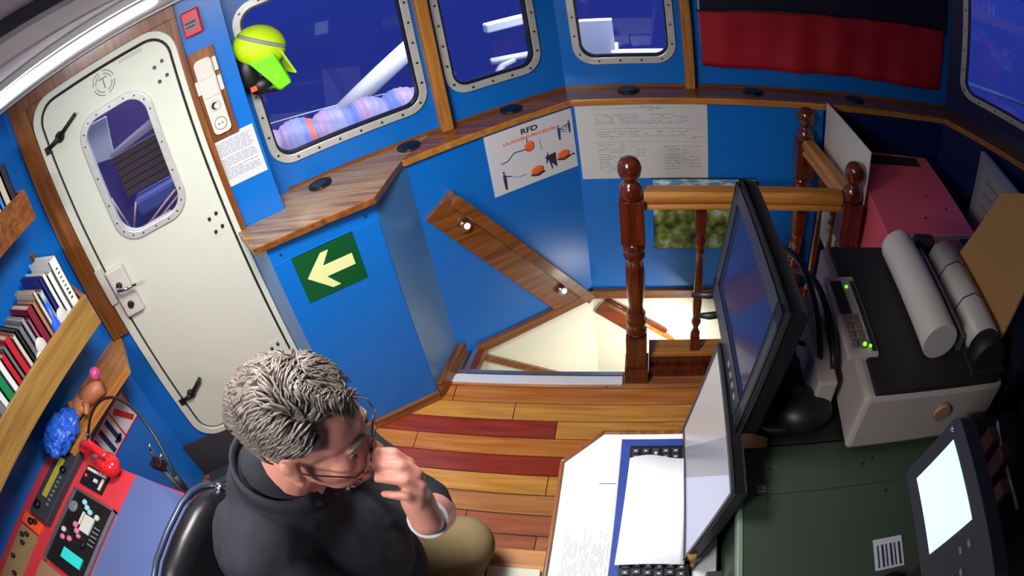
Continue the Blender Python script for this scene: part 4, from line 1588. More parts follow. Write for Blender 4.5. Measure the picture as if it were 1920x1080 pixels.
# ================================================================ chart desk with keyboard
t = thing('chart_desk', 'white topped desk with brown edge and cut corner in front of the monitors', 'desk', (0, 0, 0))
pd_ = [(-0.125, 0.968), (-0.228, 0.865), (-0.215, -0.30), (0.19, -0.30), (0.19, 0.968)]
pi_ = [(-0.121, 0.957), (-0.217, 0.860), (-0.204, -0.28), (0.185, -0.28), (0.185, 0.957)]
b = S([WD_Y])
b.prism(pd_, 0.715, 0.747)
for q0, q1 in ((0, 1), (1, 2), (4, 0)):
    b.bm.faces.ensure_lookup_table()
    a0, a1 = Vector((*pd_[q0], 0)), Vector((*pd_[q1], 0))
    i0, i1 = Vector((*pi_[q0], 0)), Vector((*pi_[q1], 0))
    b.prism([a0, a1, i1, i0], 0.745, 0.757)
b.obj('edge_frame', t, bev=0.003)
b = S([WD_Z])
b.prism([(x * 0.98 + 0.002, y_ * 0.985) for x, y_ in pd_], 0.0, 0.715)
b.obj('base_cabinet', t)
b = S([mat('desk_laminate', (240, 241, 244), 0.4)])
b.prism(pi_, 0.745, 0.7505)
b.obj('top', t)
b = S([DARKGAP])
b.plate([(0, 0)] + [(0.001, 0), (0.001, 0.001)], [], 0, 0.0001) if False else None
b = S([mat('brown_drawers', (128, 84, 46), 0.4)])
b.box(-0.42, -0.24, 0.20, 0.695, 0.0, 0.50)
b.box(-0.41, -0.25, 0.19, 0.20, 0.05, 0.46)
t2 = thing('drawer_cabinet', 'low brown wooden cabinet beside the desk at the bottom edge', 'cabinet')
b.obj('body', t2, bev=0.004)
b = S([WD_OR])
b.box(-0.43, -0.235, 0.19, 0.70, 0.50, 0.515)
b.obj('top', t2, bev=0.003)
b = S([mat('cream_cover', (206, 210, 190), 0.5)])
b.box(-0.42, -0.27, 0.42, 0.63, 0.517, 0.53, bev=0.003)
tag(b.obj('notebook'), 'pale cream notebook on the low cabinet at the bottom edge', 'notebook')

b = S([PAPERW, INK])
b.prism([(-0.195, 0.36), (-0.075, 0.36), (-0.075, 0.945), (-0.118, 0.945), (-0.198, 0.862)], 0.7512, 0.7522)
for k in range(26):
    x = -0.185 + 0.0042 * k
    y1 = 0.66 - random.uniform(0, 0.05)
    while y1 > 0.37:
        L = random.uniform(0.02, 0.06)
        if random.random() < 0.75:
            b.box(x, x + 0.0012, y1 - L, y1, 0.7522, 0.7525, 1)
        y1 -= L + 0.012
b.box(-0.12, -0.077, 0.795, 0.798, 0.7522, 0.7526, 1)
tag(b.obj('paper_chart'), 'long white printed sheet on the left side of the desk', 'paper')
b = S([mat('blue_mat', (40, 66, 150), 0.6, noise=0.5, nscale=160)])
b.box(-0.072, 0.125, 0.36, 0.938, 0.7508, 0.7545)
tag(b.obj('desk_mat'), 'blue textured mat under the keyboard', 'mat')
t = thing('keyboard', 'black computer keyboard half covered by a white paper', 'keyboard', (0.035, 0.68, 0.7545))
b = S([BLACK])
b.box(-0.083, 0.083, -0.215, 0.225, 0.0, 0.018, bev=0.004)
b.obj('body', t)
b = S([mat('key_grey', (58, 60, 68), 0.4), mat('key_print', (190, 196, 206), 0.5)])
kx = [-0.067 + 0.0262 * k for k in range(6)]
for i_, x in enumerate(kx):
    yv = 0.212
    while yv > -0.20:
        L = 0.0175
        if random.random() < 0.08:
            L = 0.034
        b.box(x - 0.009, x + 0.009, yv - L + 0.002, yv, 0.018, 0.0235, 0, bev=0.0015)
        b.box(x - 0.004, x + 0.003, yv - L * 0.6, yv - L * 0.35, 0.0235, 0.0238, 1)
        yv -= L + 0.0015
o = b.obj('keys', t)
o['kind'] = 'stuff'
# open paper on the keyboard
b = S([PAPERW])
n = 16
g = []
for j in range(2):
    g.append([])
for j, yv in enumerate((0.545, 0.62, 0.70, 0.78, 0.855)):
    if j >= len(g):
        g.append([])
    g[j] = [b.bm.verts.new((-0.058 + 0.158 * i_ / n + (0.012 * j / 4 if i_ < n else 0.004), yv + (0.006 * math.sin(6 * i_ / n) if j == 4 else 0), 0.782 + 0.008 * math.sin(math.pi * i_ / n) + (0.004 if j in (0, 4) else 0.0))) for i_ in range(n + 1)]
for j in range(4):
    for i_ in range(n):
        f = b.bm.faces.new((g[j][i_], g[j][i_ + 1], g[j + 1][i_ + 1], g[j + 1][i_]))
        f.smooth = True
o = b.obj('paper_sheet')
so = o.modifiers.new('s', 'SOLIDIFY')
so.thickness = 0.004
tag(o, 'blank white paper lying on the black keyboard', 'paper')

# ================================================================ monitors
def screen_m(o, wv, uv):
    o, wv, uv = Vector(o), Vector(wv).normalized(), Vector(uv)
    uv = (uv - wv * uv.dot(wv)).normalized()
    nv_ = wv.cross(uv)
    m_ = Matrix((wv, uv, nv_)).transposed().to_4x4()
    m_.translation = o
    return m_


# local: x along width (from near end to far end), y up the screen, z away from the viewer(+x world)
t = thing('wide_monitor', 'flat monitor with pale grey screen standing over the keyboard', 'monitor', (0, 0, 0))
m1 = screen_m((0.103, 0.555, 0.785), (-0.012, 0.40, 0), (0.062, 0.0, 0.305))
if m1.col[2][0] < 0:
    pass
SG = 1 if m1.col[2][0] > 0 else -1
b = S([BLACK])
b.plate(rect(0, 0.395, 0, 0.318), [rect(0.008, 0.387, 0.010, 0.310)], -0.0, 0.0)  if False else None
b.box(0, 0.395, 0, 0.318, 0.004 * SG, 0.03 * SG, M=m1, bev=0.003)
b.obj('back_shell', t)
b = S([DGREY])
for q in ((0, 0.395, 0, 0.009), (0, 0.395, 0.309, 0.318), (0, 0.008, 0, 0.318), (0.387, 0.395, 0, 0.318)):
    b.box(q[0], q[1], q[2], q[3], -0.002 * SG, 0.006 * SG, M=m1)
b.obj('bezel', t)
m = bpy.data.materials.new('pale_screen')
m.use_nodes = True
nt = m.node_tree
bs = nt.nodes['Principled BSDF']
bs.inputs['Base Color'].default_value = (0.02, 0.02, 0.02, 1)
bs.inputs['Roughness'].default_value = 0.25
bs.inputs['Emission Strength'].default_value = 1.0
tcn = nt.nodes.new('ShaderNodeTexCoord')
sp = nt.nodes.new('ShaderNodeSeparateXYZ')
nt.links.new(tcn.outputs['Object'], sp.inputs[0])
r = nt.nodes.new('ShaderNodeValToRGB')
e = r.color_ramp.elements
r.color_ramp.interpolation = 'CONSTANT'  # hard grey bands: a reflection on the glass put into the glow
while len(e) < 3:
    e.new(0.5)
for i_, (p_, c_) in enumerate(((0.0, (176, 178, 206)), (0.79, (132, 130, 140)), (0.885, (166, 160, 160)))):
    e[i_].position = p_
    e[i_].color = lin(*c_)
ma = nt.nodes.new('ShaderNodeMath')
ma.operation = 'MULTIPLY_ADD'
ma.inputs[1].default_value = 0.62
nt.links.new(sp.outputs['Z'], ma.inputs[0])
nt.links.new(sp.outputs['Y'], ma.inputs[2])
mb = nt.nodes.new('ShaderNodeMath')
mb.operation = 'SUBTRACT'
mb.inputs[1].default_value = 0.487
nt.links.new(ma.outputs[0], mb.inputs[0])
nt.links.new(mb.outputs[0], r.inputs[0])
nt.links.new(r.outputs[0], bs.inputs['Emission Color'])
b = S([m])
b.box(0.008, 0.387, 0.009, 0.309, 0.001 * SG, 0.005 * SG, M=m1)
b.obj('screen', t)
b = S([BLACK])
b.box(0.14, 0.26, -0.03, 0.12, 0.03 * SG, 0.05 * SG, M=m1)
b.box(0.10, 0.22, 0.66, 0.86, 0.752, 0.765, bev=0.004)
b.obj('stand', t)

t = thing('radar_monitor', 'thick black framed monitor tilted back on the console, in front of the railing', 'monitor', (0, 0, 0))
m1 = screen_m((0.176, 0.708, 1.10), (-0.022, 0.425, 0), (0.045, 0.02, 0.30))
SG = 1 if m1.col[2][0] > 0 else -1
b = S([BLACK])
b.box(-0.002, 0.427, -0.005, 0.307, 0.012 * SG, 0.045 * SG, M=m1, bev=0.008)
b.box(0.05, 0.38, 0.03, 0.25, 0.04 * SG, 0.062 * SG, M=m1, bev=0.015)
b.obj('back_shell', t)
b = S([mat('bezel_grey', (50, 52, 60), 0.35)])
for q in ((0, 0.425, 0, 0.042), (0, 0.425, 0.275, 0.305), (0, 0.03, 0, 0.305), (0.395, 0.425, 0, 0.305)):
    b.box(q[0], q[1], q[2], q[3], 0.0, 0.014 * SG, M=m1, bev=0.003)
b.obj('bezel', t)
b = S([mat('dark_screen', (30, 36, 72), 0.10, emit=0.35)])  # faint blue glow stands for reflections on the glass
b.box(0.03, 0.395, 0.042, 0.275, 0.006 * SG, 0.012 * SG, M=m1)
b.obj('screen', t)
for k in range(4):
    b = S([GREY])  # highlights along the bezel edge, put in as small grey blocks
    b.box(0.06 + 0.03 * k, 0.075 + 0.03 * k, 0.016, 0.024, -0.002 * SG, 0.001, M=m1)
    b.obj('button', t)
b = S([BLACK])
b.cyl((0.30, 0.88, 1.0), (0.30, 0.88, 1.02), 0.13, 0.12, 32)
b.cyl((0.28, 0.90, 1.02), (0.255, 0.92, 1.22), 0.045, 0.05, 24)
b.ball((0.36, 0.80, 1.03), 0.06, sc3=(1.2, 1.0, 0.8))
b.obj('stand', t)
# two cable plugs sticking out beyond the monitor
t = thing('cable_plugs', 'pair of black cable plugs poking out left of the radar monitor', 'cable', (0.15, 1.17, 1.05))
for k, (dx, dy, dz_) in enumerate(((-0.045, 0.0, 0.0), (-0.03, -0.045, -0.03))):
    b = S([BLACK])
    b.tube([(0.05, dy, dz_ + 0.01), (0.0, dy, dz_ + 0.003), (dx, dy + 0.005, dz_)], [0.010, 0.010, 0.006], 10)
    b.obj('plug', t)

# ================================================================ console
t = thing('console', 'large dark green console with flat top on the right of the desk', 'console', (0.2, 0.73, 0))
GRN = mat('console_green', (58, 70, 57), 0.4, noise=0.06, nscale=4)
b = S([GRN])
b.box(0.0, 1.15, -1.2, 0.0, 0.0, 1.0)
b.obj('body', t, bev=0.004)
b = S([mat('console_lip', (122, 140, 124), 0.35)])
b.box(-0.008, 0.004, -1.2, 0.0, 0.97, 1.003)
b.obj('edge_lip', t, bev=0.002)
b = S([mat('label_tape', (150, 160, 150), 0.5), INKD])
b.box(0.038, 0.056, -0.118, -0.102, 1.0005, 1.002)
b.box(0.042, 0.045, -0.115, -0.105, 1.002, 1.0025, 1)
b.box(0.048, 0.053, -0.115, -0.112, 1.002, 1.0025, 1)
b.obj('small_label', t)
b = S([mat('label_white', (190, 190, 204), 0.5), INKD])
b.box(0.30, 0.375, -0.345, -0.27, 1.0005, 1.002)
for k in range(6):
    b.box(0.308 + 0.011 * k, 0.312 + 0.011 * k + 0.002 * (k % 2), -0.34, -0.285, 1.002, 1.0025, 1)
b.obj('printed_label', t)
b = S([DARKGAP])
b.box(0.0, 0.40, -0.126, -0.1245, 1.0, 1.0006)
for x, yv in ((0.07, -0.06), (0.06, -0.135), (0.33, -0.06), (0.35, -0.15), (0.30, -0.07)):
    b.cyl((x, yv, 1.0), (x, yv, 1.002), 0.004, n=8)
b.obj('screws_and_seam', t)
b = S([mat('console_dark', (30, 32, 36), 0.5)])
b.box(0.27, 1.25, 0.735, 1.22, 0.0, 0.998)
tag(b.obj('printer_table', bev=0.004), 'dark cabinet behind the green console carrying monitor and printer', 'cabinet')
t = thing('instrument_slot', 'narrow instrument with faint green display and ribbed face at the console foot', 'instrument', (0.17, 0.50, 0.752))
b = S([DGREY, mat('lcd_green', (90, 120, 60), 0.4, emit=0.3)])
b.box(-0.02, 0.02, -0.14, 0.0, 0.0, 0.09, bev=0.003)
b.obj('body', t)
b = S([mat('lcd_green', (90, 120, 60), 0.4, emit=0.3)])
b.box(-0.023, -0.02, -0.13, -0.07, 0.04, 0.08)
b.obj('display', t)
b = S([mat('tan_knob', (150, 116, 70), 0.4)])
b.cyl((0.125, 0.548, 0.80), (0.118, 0.556, 0.825), 0.010, 0.013, 16)
b.cyl((0.125, 0.548, 0.752), (0.125, 0.548, 0.80), 0.006, 0.006, 12)
tag(b.obj('tan_knob'), 'small tan knob standing at the lower corner of the pale monitor', 'knob')

# ================================================================ printer
t = thing('weather_printer', 'light grey weather printer with dark top, small green lit keypad and paper rolls', 'printer', (0.45, 0.69, 1.0))
PRN = mat('printer_grey', (176, 166, 160), 0.5)
PRD = mat('printer_dark', (30, 28, 30), 0.6)
b = S([PRN])
b.box(0.0, 0.42, 0.0, 0.50, 0.018, 0.19, bev=0.012)
b.obj('body', t)
b = S([PRD])
b.box(0.022, 0.40, 0.006, 0.485, 0.188, 0.204, bev=0.004)
b.obj('top_cover', t)
b = S([PRN])
b.box(-0.028, 0.052, 0.10, 0.355, 0.195, 0.212, bev=0.004)
kp = b.obj('keypad', t)
b = S([mat('lcd_dark_green', (36, 44, 34), 0.25), mat('keypad_button', (120, 104, 100), 0.5), mat('led_green', (120, 240, 40), 0.3, emit=1.6), PRD])
b.box(-0.018, 0.012, 0.225, 0.335, 0.212, 0.214, 0)
b.box(0.036, 0.047, 0.11, 0.335, 0.212, 0.2135, 3)
for k in range(4):
    for j in range(2):
        b.box(-0.016 + 0.022 * j, 0.000 + 0.022 * j, 0.118 + 0.026 * k, 0.138 + 0.026 * k, 0.212, 0.219, 1, bev=0.002)
b.ball((0.022, 0.315, 0.214), 0.004, 2, 2)
b.ball((0.016, 0.122, 0.222), 0.005, 2, 2)
b.ball((0.030, 0.118, 0.220), 0.004, 2, 2)
b.obj('keys_and_display', kp)
b = S([mat('roll_paper', (190, 186, 180), 0.4)])
b.cyl((0.205, 0.085, 0.252), (0.205, 0.425, 0.252), 0.049, 0.049, 40)
b.obj('paper_roll', t, bev=0.002)
b = S([mat('roll_paper', (190, 186, 180), 0.4), DGREY])
b.cyl((0.36, 0.09, 0.235), (0.36, 0.41, 0.235), 0.049, 0.049, 8)
for yv in (0.20, 0.32):
    b.cyl((0.36, yv, 0.235), (0.36, yv + 0.004, 0.235), 0.0500, 0.0500, 8, 1)
b.obj('faceted_roller', t)
b = S([ALU])
b.box(0.285, 0.295, 0.10, 0.45, 0.20, 0.245)
b.obj('guide_rail', t)
b = S([PRD])
b.cyl((0.36, 0.04, 0.23), (0.36, 0.09, 0.23), 0.050, 0.048, 28)
b.box(0.30, 0.42, 0.02, 0.10, 0.19, 0.215, bev=0.004)
b.obj('roller_bracket', t)
b = S([PRD])
b.box(0.27, 0.34, 0.43, 0.46, 0.20, 0.27, bev=0.008)
b.obj('end_bracket', t)
b = S([mat('beige_knob', (156, 124, 96), 0.5)])
b.cyl((0.235, 0.0, 0.125), (0.235, -0.012, 0.125), 0.028, 0.024, 24)
b.obj('feed_knob', t)
for k, (p_, r_) in enumerate((([(0.37, 1.22, 1.05), (0.40, 1.14, 1.22), (0.425, 0.98, 1.21), (0.42, 0.84, 1.12)], 0.009), ([(0.34, 1.2, 1.18), (0.39, 1.10, 1.24), (0.40, 0.95, 1.18), (0.39, 0.80, 1.06)], 0.008), ([(0.30, 1.0, 1.10), (0.36, 0.95, 1.07), (0.44, 0.93, 1.10)], 0.006))):
    b = S([BLACK])
    b.tube(bez(p_, 14), r_, 8)
    tag(b.obj('cable'), ('black cable looping down between monitor and printer, outermost of them', 'black cable running along the printer side, nearest the monitor', 'short black cable crossing from monitor to printer')[k], 'cable')
b = S([PRN])
b.box(0.375, 0.425, 0.80, 1.08, 1.0, 1.12, bev=0.006)
tag(b.obj('junction_box'), 'long pale grey box between the cables and the printer', 'box')

# ================================================================ sounder display near the camera
t = thing('sounder_display', 'dark grey tilted display unit with bright cyan white screen above the console', 'display', (0, 0, 0))
m1 = screen_m((0.458, 0.165, 1.275), (-0.004, 0.30, 0), (0.045, 0.0, 0.145))
SG = 1 if m1.col[2][0] > 0 else -1
b = S([DGREY], M=m1 @ Matrix(((1, 0, 0, 0), (0, 0, 1, 0), (0, SG, 0, 0), (0, 0, 0, 1))))
b.plate(rrect(0.0, 0.292, 0.0, 0.155, 0.014), [], 0.0, 0.042)
b.obj('housing', t, bev=0.004)
b = S([mat('bright_screen', (204, 250, 255), 0.3, emit=1.0)])
b.box(0.118, 0.262, 0.026, 0.128, -0.0015 * SG, 0.001, M=m1)
b.obj('screen', t)
for x, yv in ((0.085, 0.095), (0.085, 0.115), (0.05, 0.05), (0.05, 0.07), (0.05, 0.09), (0.03, 0.05)):
    b = S([GREY])
    b.box(x - 0.006, x + 0.006, yv - 0.003, yv + 0.003, -0.003 * SG, 0.001, M=m1)
    b.obj('button', t)
b = S([BLACK])
b.box(0.10, 0.19, 0.02, 0.12, 0.045 * SG, 0.06 * SG, M=m1)
b.cyl((0.535, 0.31, 1.0), (0.54, 0.31, 1.34), 0.02, 0.02, 16)
b.lathe([(0.06, 1.0), (0.06, 1.012), (0.02, 1.02)], 0.535, 0.31)
b.obj('stand', t)
b = S([CHROME])
b.ball(m1 @ Vector((0.278, 0.135, -0.002 * SG)), 0.006)
b.obj('logo_badge', t)

# ================================================================ right side
t = thing('red_cabinet', 'red metal cabinet with black slot along its far edge, right of the railing', 'cabinet', (0.868, 1.56, 0))
b = S([mat('pinkish_red', (228, 98, 118), 0.45, noise=0.12, nscale=3)])  # pinkish red over the whole body
b.prism([(0.0, 0.0), (0.47, 0.02), (0.50, 0.64), (0.05, 0.66)], 0.0, 0.97)
b.obj('body', t, bev=0.004)
b = S([mat('pale_pink_edge', (206, 150, 150), 0.5)])
b.slab((0.0, -0.002, 0.955), (0.47, 0.018, 0.955), (0.47, 0.018, 0.975), (0.0, -0.002, 0.975), 0.012)
b.obj('front_edge', t)
b = S([DARKGAP])
b.prism([(0.05, 0.535), (0.42, 0.545), (0.43, 0.625), (0.055, 0.625)], 0.965, 0.9715)
b.obj('slot', t)
for x, yv in ((0.32, 0.29), (0.24, 0.13), (0.39, 0.20)):
    b = S([DARKGAP])
    b.ball((x, yv, 0.971), 0.006, sc3=(1.3, 1, 0.3))
    b.obj('rivet', t)

t = thing('wall_frame', 'light grey framed panel standing against the right wall', 'panel', (1.60, 2.02, 0))
b = S([mat('frame_grey', (150, 154, 172), 0.5)])
b.box(0, 0.03, -0.70, 0.0, 1.095, 1.13)
b.box(0, 0.03, -0.035, 0.0, 0.70, 1.095)
b.box(0, 0.03, -0.70, -0.665, 0.70, 1.095)
b.obj('frame', t, bev=0.003)
b = S([mat('panel_grey', (170, 170, 178), 0.6), GREY])
b.box(0.012, 0.024, -0.68, -0.02, 0.60, 1.10)
for k in range(3):
    b.box(0.008, 0.012, -0.60, -0.08, 1.02 - 0.06 * k, 1.024 - 0.06 * k, 1)
b.obj('infill', t)
b = S([GREY])
b.box(0.0, 0.24, -0.68, -0.02, 0.0, 0.60)
b.obj('base', t)

b = S([mat('kraft_board', (172, 128, 72), 0.6, noise=0.08, nscale=5)])
b.slab((0.868, 0.775, 1.22), (0.855, 1.085, 1.22), (0.985, 1.09, 1.44), (1.06, 0.90, 1.56), 0.008)
tag(b.obj('kraft_board'), 'light brown cardboard sheet leaning behind the printer', 'cardboard')
b = S([mat('navy_rack', (26, 24, 40), 0.6)])
b.box(0.94, 1.25, 0.72, 1.20, 1.0, 1.22)
tag(b.obj('dark_rack'), 'dark box behind the cardboard sheet, to the right of the printer', 'box')

t = thing('side_rack', 'dark equipment rack with reddish handles at the right picture edge', 'rack', (0.69, 0.18, 1.0))
b = S([mat('rack_black', (18, 16, 20), 0.5)])
b.box(0.0, 0.50, -0.05, 0.45, 0.0, 0.16, bev=0.006)
b.box(0.22, 0.50, -0.05, 0.45, 0.16, 0.34, bev=0.006)
b.obj('body', t)
for k, (yv, c_, L) in enumerate(((0.34, (104, 52, 46), 0.09), (0.28, (84, 40, 40), 0.11), (0.22, (120, 68, 56), 0.08))):
    b = S([mat('rack_handle_%d' % k, c_, 0.5)])
    b.box(0.02, 0.05, yv - 0.02, yv + 0.02, 0.16, 0.16 + L, bev=0.006)
    b.obj('handle', t)
b = S([mat('rack_label', (170, 166, 172), 0.6), INKD])
b.box(0.216, 0.22, 0.34, 0.43, 0.22, 0.31)
for k in range(4):
    b.box(0.2155, 0.216, 0.355, 0.42, 0.232 + 0.018 * k, 0.238 + 0.018 * k, 1)
b.obj('label_plate', t)
b = S([mat('white_cable', (200, 200, 204), 0.4)])
b.tube(bez([(0.10, 0.40, 0.20), (0.06, 0.33, 0.22), (0.07, 0.24, 0.22), (0.09, 0.18, 0.20)], 10), 0.004, 8)
b.obj('white_cable', t)

# ================================================================ seated man
t = thing('person', 'seated grey haired man in dark polo shirt holding his hand to his mouth', 'person', (-0.62, 0.42, 0.6))
PO = Vector((-0.62, 0.42, 0.6))
SKIN = bpy.data.materials.new('skin')
SKIN.use_nodes = True
bs = SKIN.node_tree.nodes['Principled BSDF']
bs.inputs['Base Color'].default_value = lin(206, 140, 122)
bs.inputs['Roughness'].default_value = 0.5
bs.inputs['Subsurface Weight'].default_value = 0.12
bs.inputs['Subsurface Radius'].default_value = (0.012, 0.005, 0.003)
HAIRM = mat('grey_hair', (104, 95, 88), 0.4, noise=0.7, nscale=40)
SHIRT = mat('dark_navy_shirt', (20, 23, 33), 0.85, noise=0.15, nscale=30)
KHAKI = mat('khaki_trousers', (140, 120, 84), 0.85, noise=0.1, nscale=30)

ph_, pt_ = R(12), R(14)
Lv = Vector((-math.sin(ph_), math.cos(ph_), 0))
Fv = Vector((math.cos(ph_) * math.cos(pt_), math.sin(ph_) * math.cos(pt_), -math.sin(pt_)))
Uv = Fv.cross(Lv)
Hm = Matrix((Fv, Lv, Uv)).transposed().to_4x4()
Hm.translation = Vector((-0.512, 0.450, 1.398)) - PO
H3 = Hm.to_3x3()


def hp(x, y, z):
    return Hm @ Vector((x, y, z))


def wp(x, y, z):
    return Vector((x, y, z)) - PO


def limb(b, pts, rs, n=18):
    pts = [Vector(p_) for p_ in pts]
    for i_ in range(len(pts) - 1):
        b.cyl(pts[i_], pts[i_ + 1], rs[i_], rs[i_ + 1], n)
    for p_, r_ in zip(pts, rs):
        b.ball(p_, r_, 0, 3)


def fuse(o, vox, it=4, f=0.6):
    m_ = o.modifiers.new('fuse', 'REMESH')
    m_.mode = 'VOXEL'
    m_.voxel_size = vox
    m_.use_smooth_shade = True
    m_ = o.modifiers.new('soft', 'SMOOTH')
    m_.iterations = it
    m_.factor = f
    return o


b = S([SKIN])
def hb(x, y, z, r, s3=(1, 1, 1)):
    b.ball(hp(x, y, z), r, 0, 3, s3, H3)


hb(-0.014, 0, 0.034, 0.1, (1.0, 0.78, 0.86))
hb(0.030, 0, -0.030, 0.1, (0.66, 0.62, 0.92))
hb(0.044, 0, 0.035, 0.1, (0.52, 0.63, 0.52))
hb(0.042, 0, -0.082, 0.1, (0.46, 0.50, 0.36))
hb(0.078, 0, -0.100, 0.022)
hb(0.060, 0.036, -0.030, 0.028)
hb(0.060, -0.036, -0.030, 0.028)
b.tube([hp(0.080, -0.045, 0.010), hp(0.094, -0.018, 0.014), hp(0.092, 0, 0.010), hp(0.094, 0.018, 0.014), hp(0.080, 0.045, 0.010)], 0.009, 10)
b.tube([hp(0.090, 0, 0.008), hp(0.104, 0, -0.018), hp(0.118, 0, -0.038)], [0.008, 0.0105, 0.013], 12)
hb(0.104, 0.013, -0.043, 0.0095)
hb(0.104, -0.013, -0.043, 0.0095)
b.tube([hp(0.082, -0.024, -0.070), hp(0.098, 0, -0.065), hp(0.082, 0.024, -0.070)], 0.0075, 10)
b.tube([hp(0.080, -0.020, -0.079), hp(0.094, 0, -0.078), hp(0.080, 0.020, -0.079)], 0.0075, 10)
for sgn in (-1, 1):
    hb(-0.008, sgn * 0.080, -0.008, 0.1, (0.17, 0.09, 0.32))
    hb(-0.014, sgn * 0.086, 0.008, 0.1, (0.13, 0.07, 0.17))
    hb(0.000, sgn * 0.078, -0.034, 0.011)
limb(b, [hp(-0.025, 0, -0.05), hp(-0.055, 0, -0.13), wp(-0.625, 0.43, 1.25)], [0.060, 0.058, 0.064])
# torso, arms and legs
limb(b, [wp(-0.63, 0.43, 1.22), wp(-0.68, 0.43, 1.05), wp(-0.72, 0.43, 0.80), wp(-0.74, 0.43, 0.70)], [0.10, 0.13, 0.125, 0.13])
rs_, ls_ = wp(-0.655, 0.275, 1.185), wp(-0.62, 0.60, 1.18)
limb(b, [wp(-0.64, 0.43, 1.21), rs_], [0.075, 0.062])
limb(b, [wp(-0.64, 0.43, 1.21), ls_], [0.075, 0.062])
re_, rw_ = wp(-0.47, 0.235, 0.97), wp(-0.28, 0.30, 0.80)
limb(b, [rs_, re_, rw_], [0.058, 0.045, 0.028])
le_, lw_ = wp(-0.415, 0.53, 1.03), wp(-0.340, 0.407, 1.236)
limb(b, [ls_, le_], [0.056, 0.046])
limb(b, [le_, le_.lerp(lw_, 0.35), le_.lerp(lw_, 0.8), lw_], [0.043, 0.043, 0.031, 0.028])
rk_, lk_ = wp(-0.42, 0.33, 0.64), wp(-0.455, 0.63, 0.665)
limb(b, [wp(-0.74, 0.34, 0.68), rk_, wp(-0.60, 0.33, 0.22)], [0.095, 0.062, 0.045])
limb(b, [wp(-0.74, 0.52, 0.68), lk_, wp(-0.60, 0.62, 0.22)], [0.095, 0.062, 0.045])
# left hand : palm plus knuckles
def hw(x, y, z):
    return wp(x + 0.004, y - 0.003, z - 0.012)


PM = hw(-0.352, 0.424, 1.285)
limb(b, [lw_, PM], [0.027, 0.028])
KN = [hw(-0.362, 0.460, 1.338), hw(-0.345, 0.445, 1.335), hw(-0.338, 0.428, 1.322), hw(-0.342, 0.412, 1.303)]
for k_ in KN:
    limb(b, [PM, k_], [0.022, 0.0125])
FG = [[KN[0], hw(-0.378, 0.462, 1.362), hw(-0.396, 0.460, 1.364), hw(-0.412, 0.458, 1.356)],
      [KN[1], hw(-0.362, 0.443, 1.358), hw(-0.388, 0.441, 1.360), hw(-0.410, 0.442, 1.350)],
      [KN[2], hw(-0.354, 0.424, 1.346), hw(-0.380, 0.422, 1.349), hw(-0.402, 0.425, 1.340)],
      [KN[3], hw(-0.354, 0.407, 1.326), hw(-0.374, 0.405, 1.329), hw(-0.391, 0.408, 1.324)]]
for k_, fg in enumerate(FG):
    r_ = (0.0098, 0.0102, 0.0096, 0.0084)[k_]
    limb(b, fg, [r_ * 1.08, r_, r_ * 0.95, r_ * 0.82], 12)
limb(b, [hw(-0.362, 0.440, 1.290), hw(-0.392, 0.462, 1.298), hw(-0.410, 0.468, 1.312), hw(-0.422, 0.468, 1.324)], [0.016, 0.012, 0.0105, 0.009], 12)
# right hand resting towards the desk edge
limb(b, [rw_, wp(-0.235, 0.315, 0.785)], [0.027, 0.030])
for k_ in range(4):
    a0 = wp(-0.215, 0.295 + 0.018 * k_, 0.785)
    limb(b, [a0, a0 + Vector((0.035, 0.004 * k_, 0.002)), a0 + Vector((0.062 - 0.004 * abs(k_ - 1.4), 0.006 * k_, -0.012))], [0.0105, 0.0095, 0.008], 12)
limb(b, [wp(-0.245, 0.335, 0.785), wp(-0.215, 0.375, 0.782), wp(-0.190, 0.385, 0.776)], [0.014, 0.011, 0.009], 12)
body = fuse(b.obj('body', t), 0.0042, 3, 0.5)

# shirt
b = S([SHIRT])
limb(b, [wp(-0.645, 0.43, 1.215), wp(-0.69, 0.43, 1.05), wp(-0.715, 0.43, 0.85), wp(-0.735, 0.43, 0.72)], [0.118, 0.155, 0.155, 0.150])
b.ball(wp(-0.60, 0.43, 0.98), 0.15, 0, 3, (0.9, 1.15, 1.2))
b.ball(wp(-0.62, 0.43, 0.84), 0.15, 0, 3, (1.0, 1.15, 1.0))
b.ball(wp(-0.70, 0.33, 1.13), 0.12, 0, 3, (0.9, 1.0, 1.1))
b.ball(wp(-0.70, 0.53, 1.13), 0.12, 0, 3, (0.9, 1.0, 1.1))
limb(b, [wp(-0.64, 0.43, 1.225), rs_], [0.090, 0.080])
limb(b, [wp(-0.64, 0.43, 1.225), ls_], [0.090, 0.080])
limb(b, [rs_, rs_.lerp(re_, 0.5), rs_.lerp(re_, 0.95)], [0.078, 0.070, 0.064])
limb(b, [ls_, ls_.lerp(le_, 0.5), ls_.lerp(le_, 0.90)], [0.074, 0.064, 0.060])
limb(b, [wp(-0.635, 0.43, 1.25), wp(-0.625, 0.43, 1.285)], [0.078, 0.074])
sh = fuse(b.obj('polo_shirt', t), 0.007, 5, 0.6)
dt = bpy.data.textures.new('cloth_folds', 'CLOUDS')
dt.noise_scale = 0.09
mo = sh.modifiers.new('folds', 'DISPLACE')
mo.texture = dt
mo.strength = 0.016
mo.mid_level = 0.5
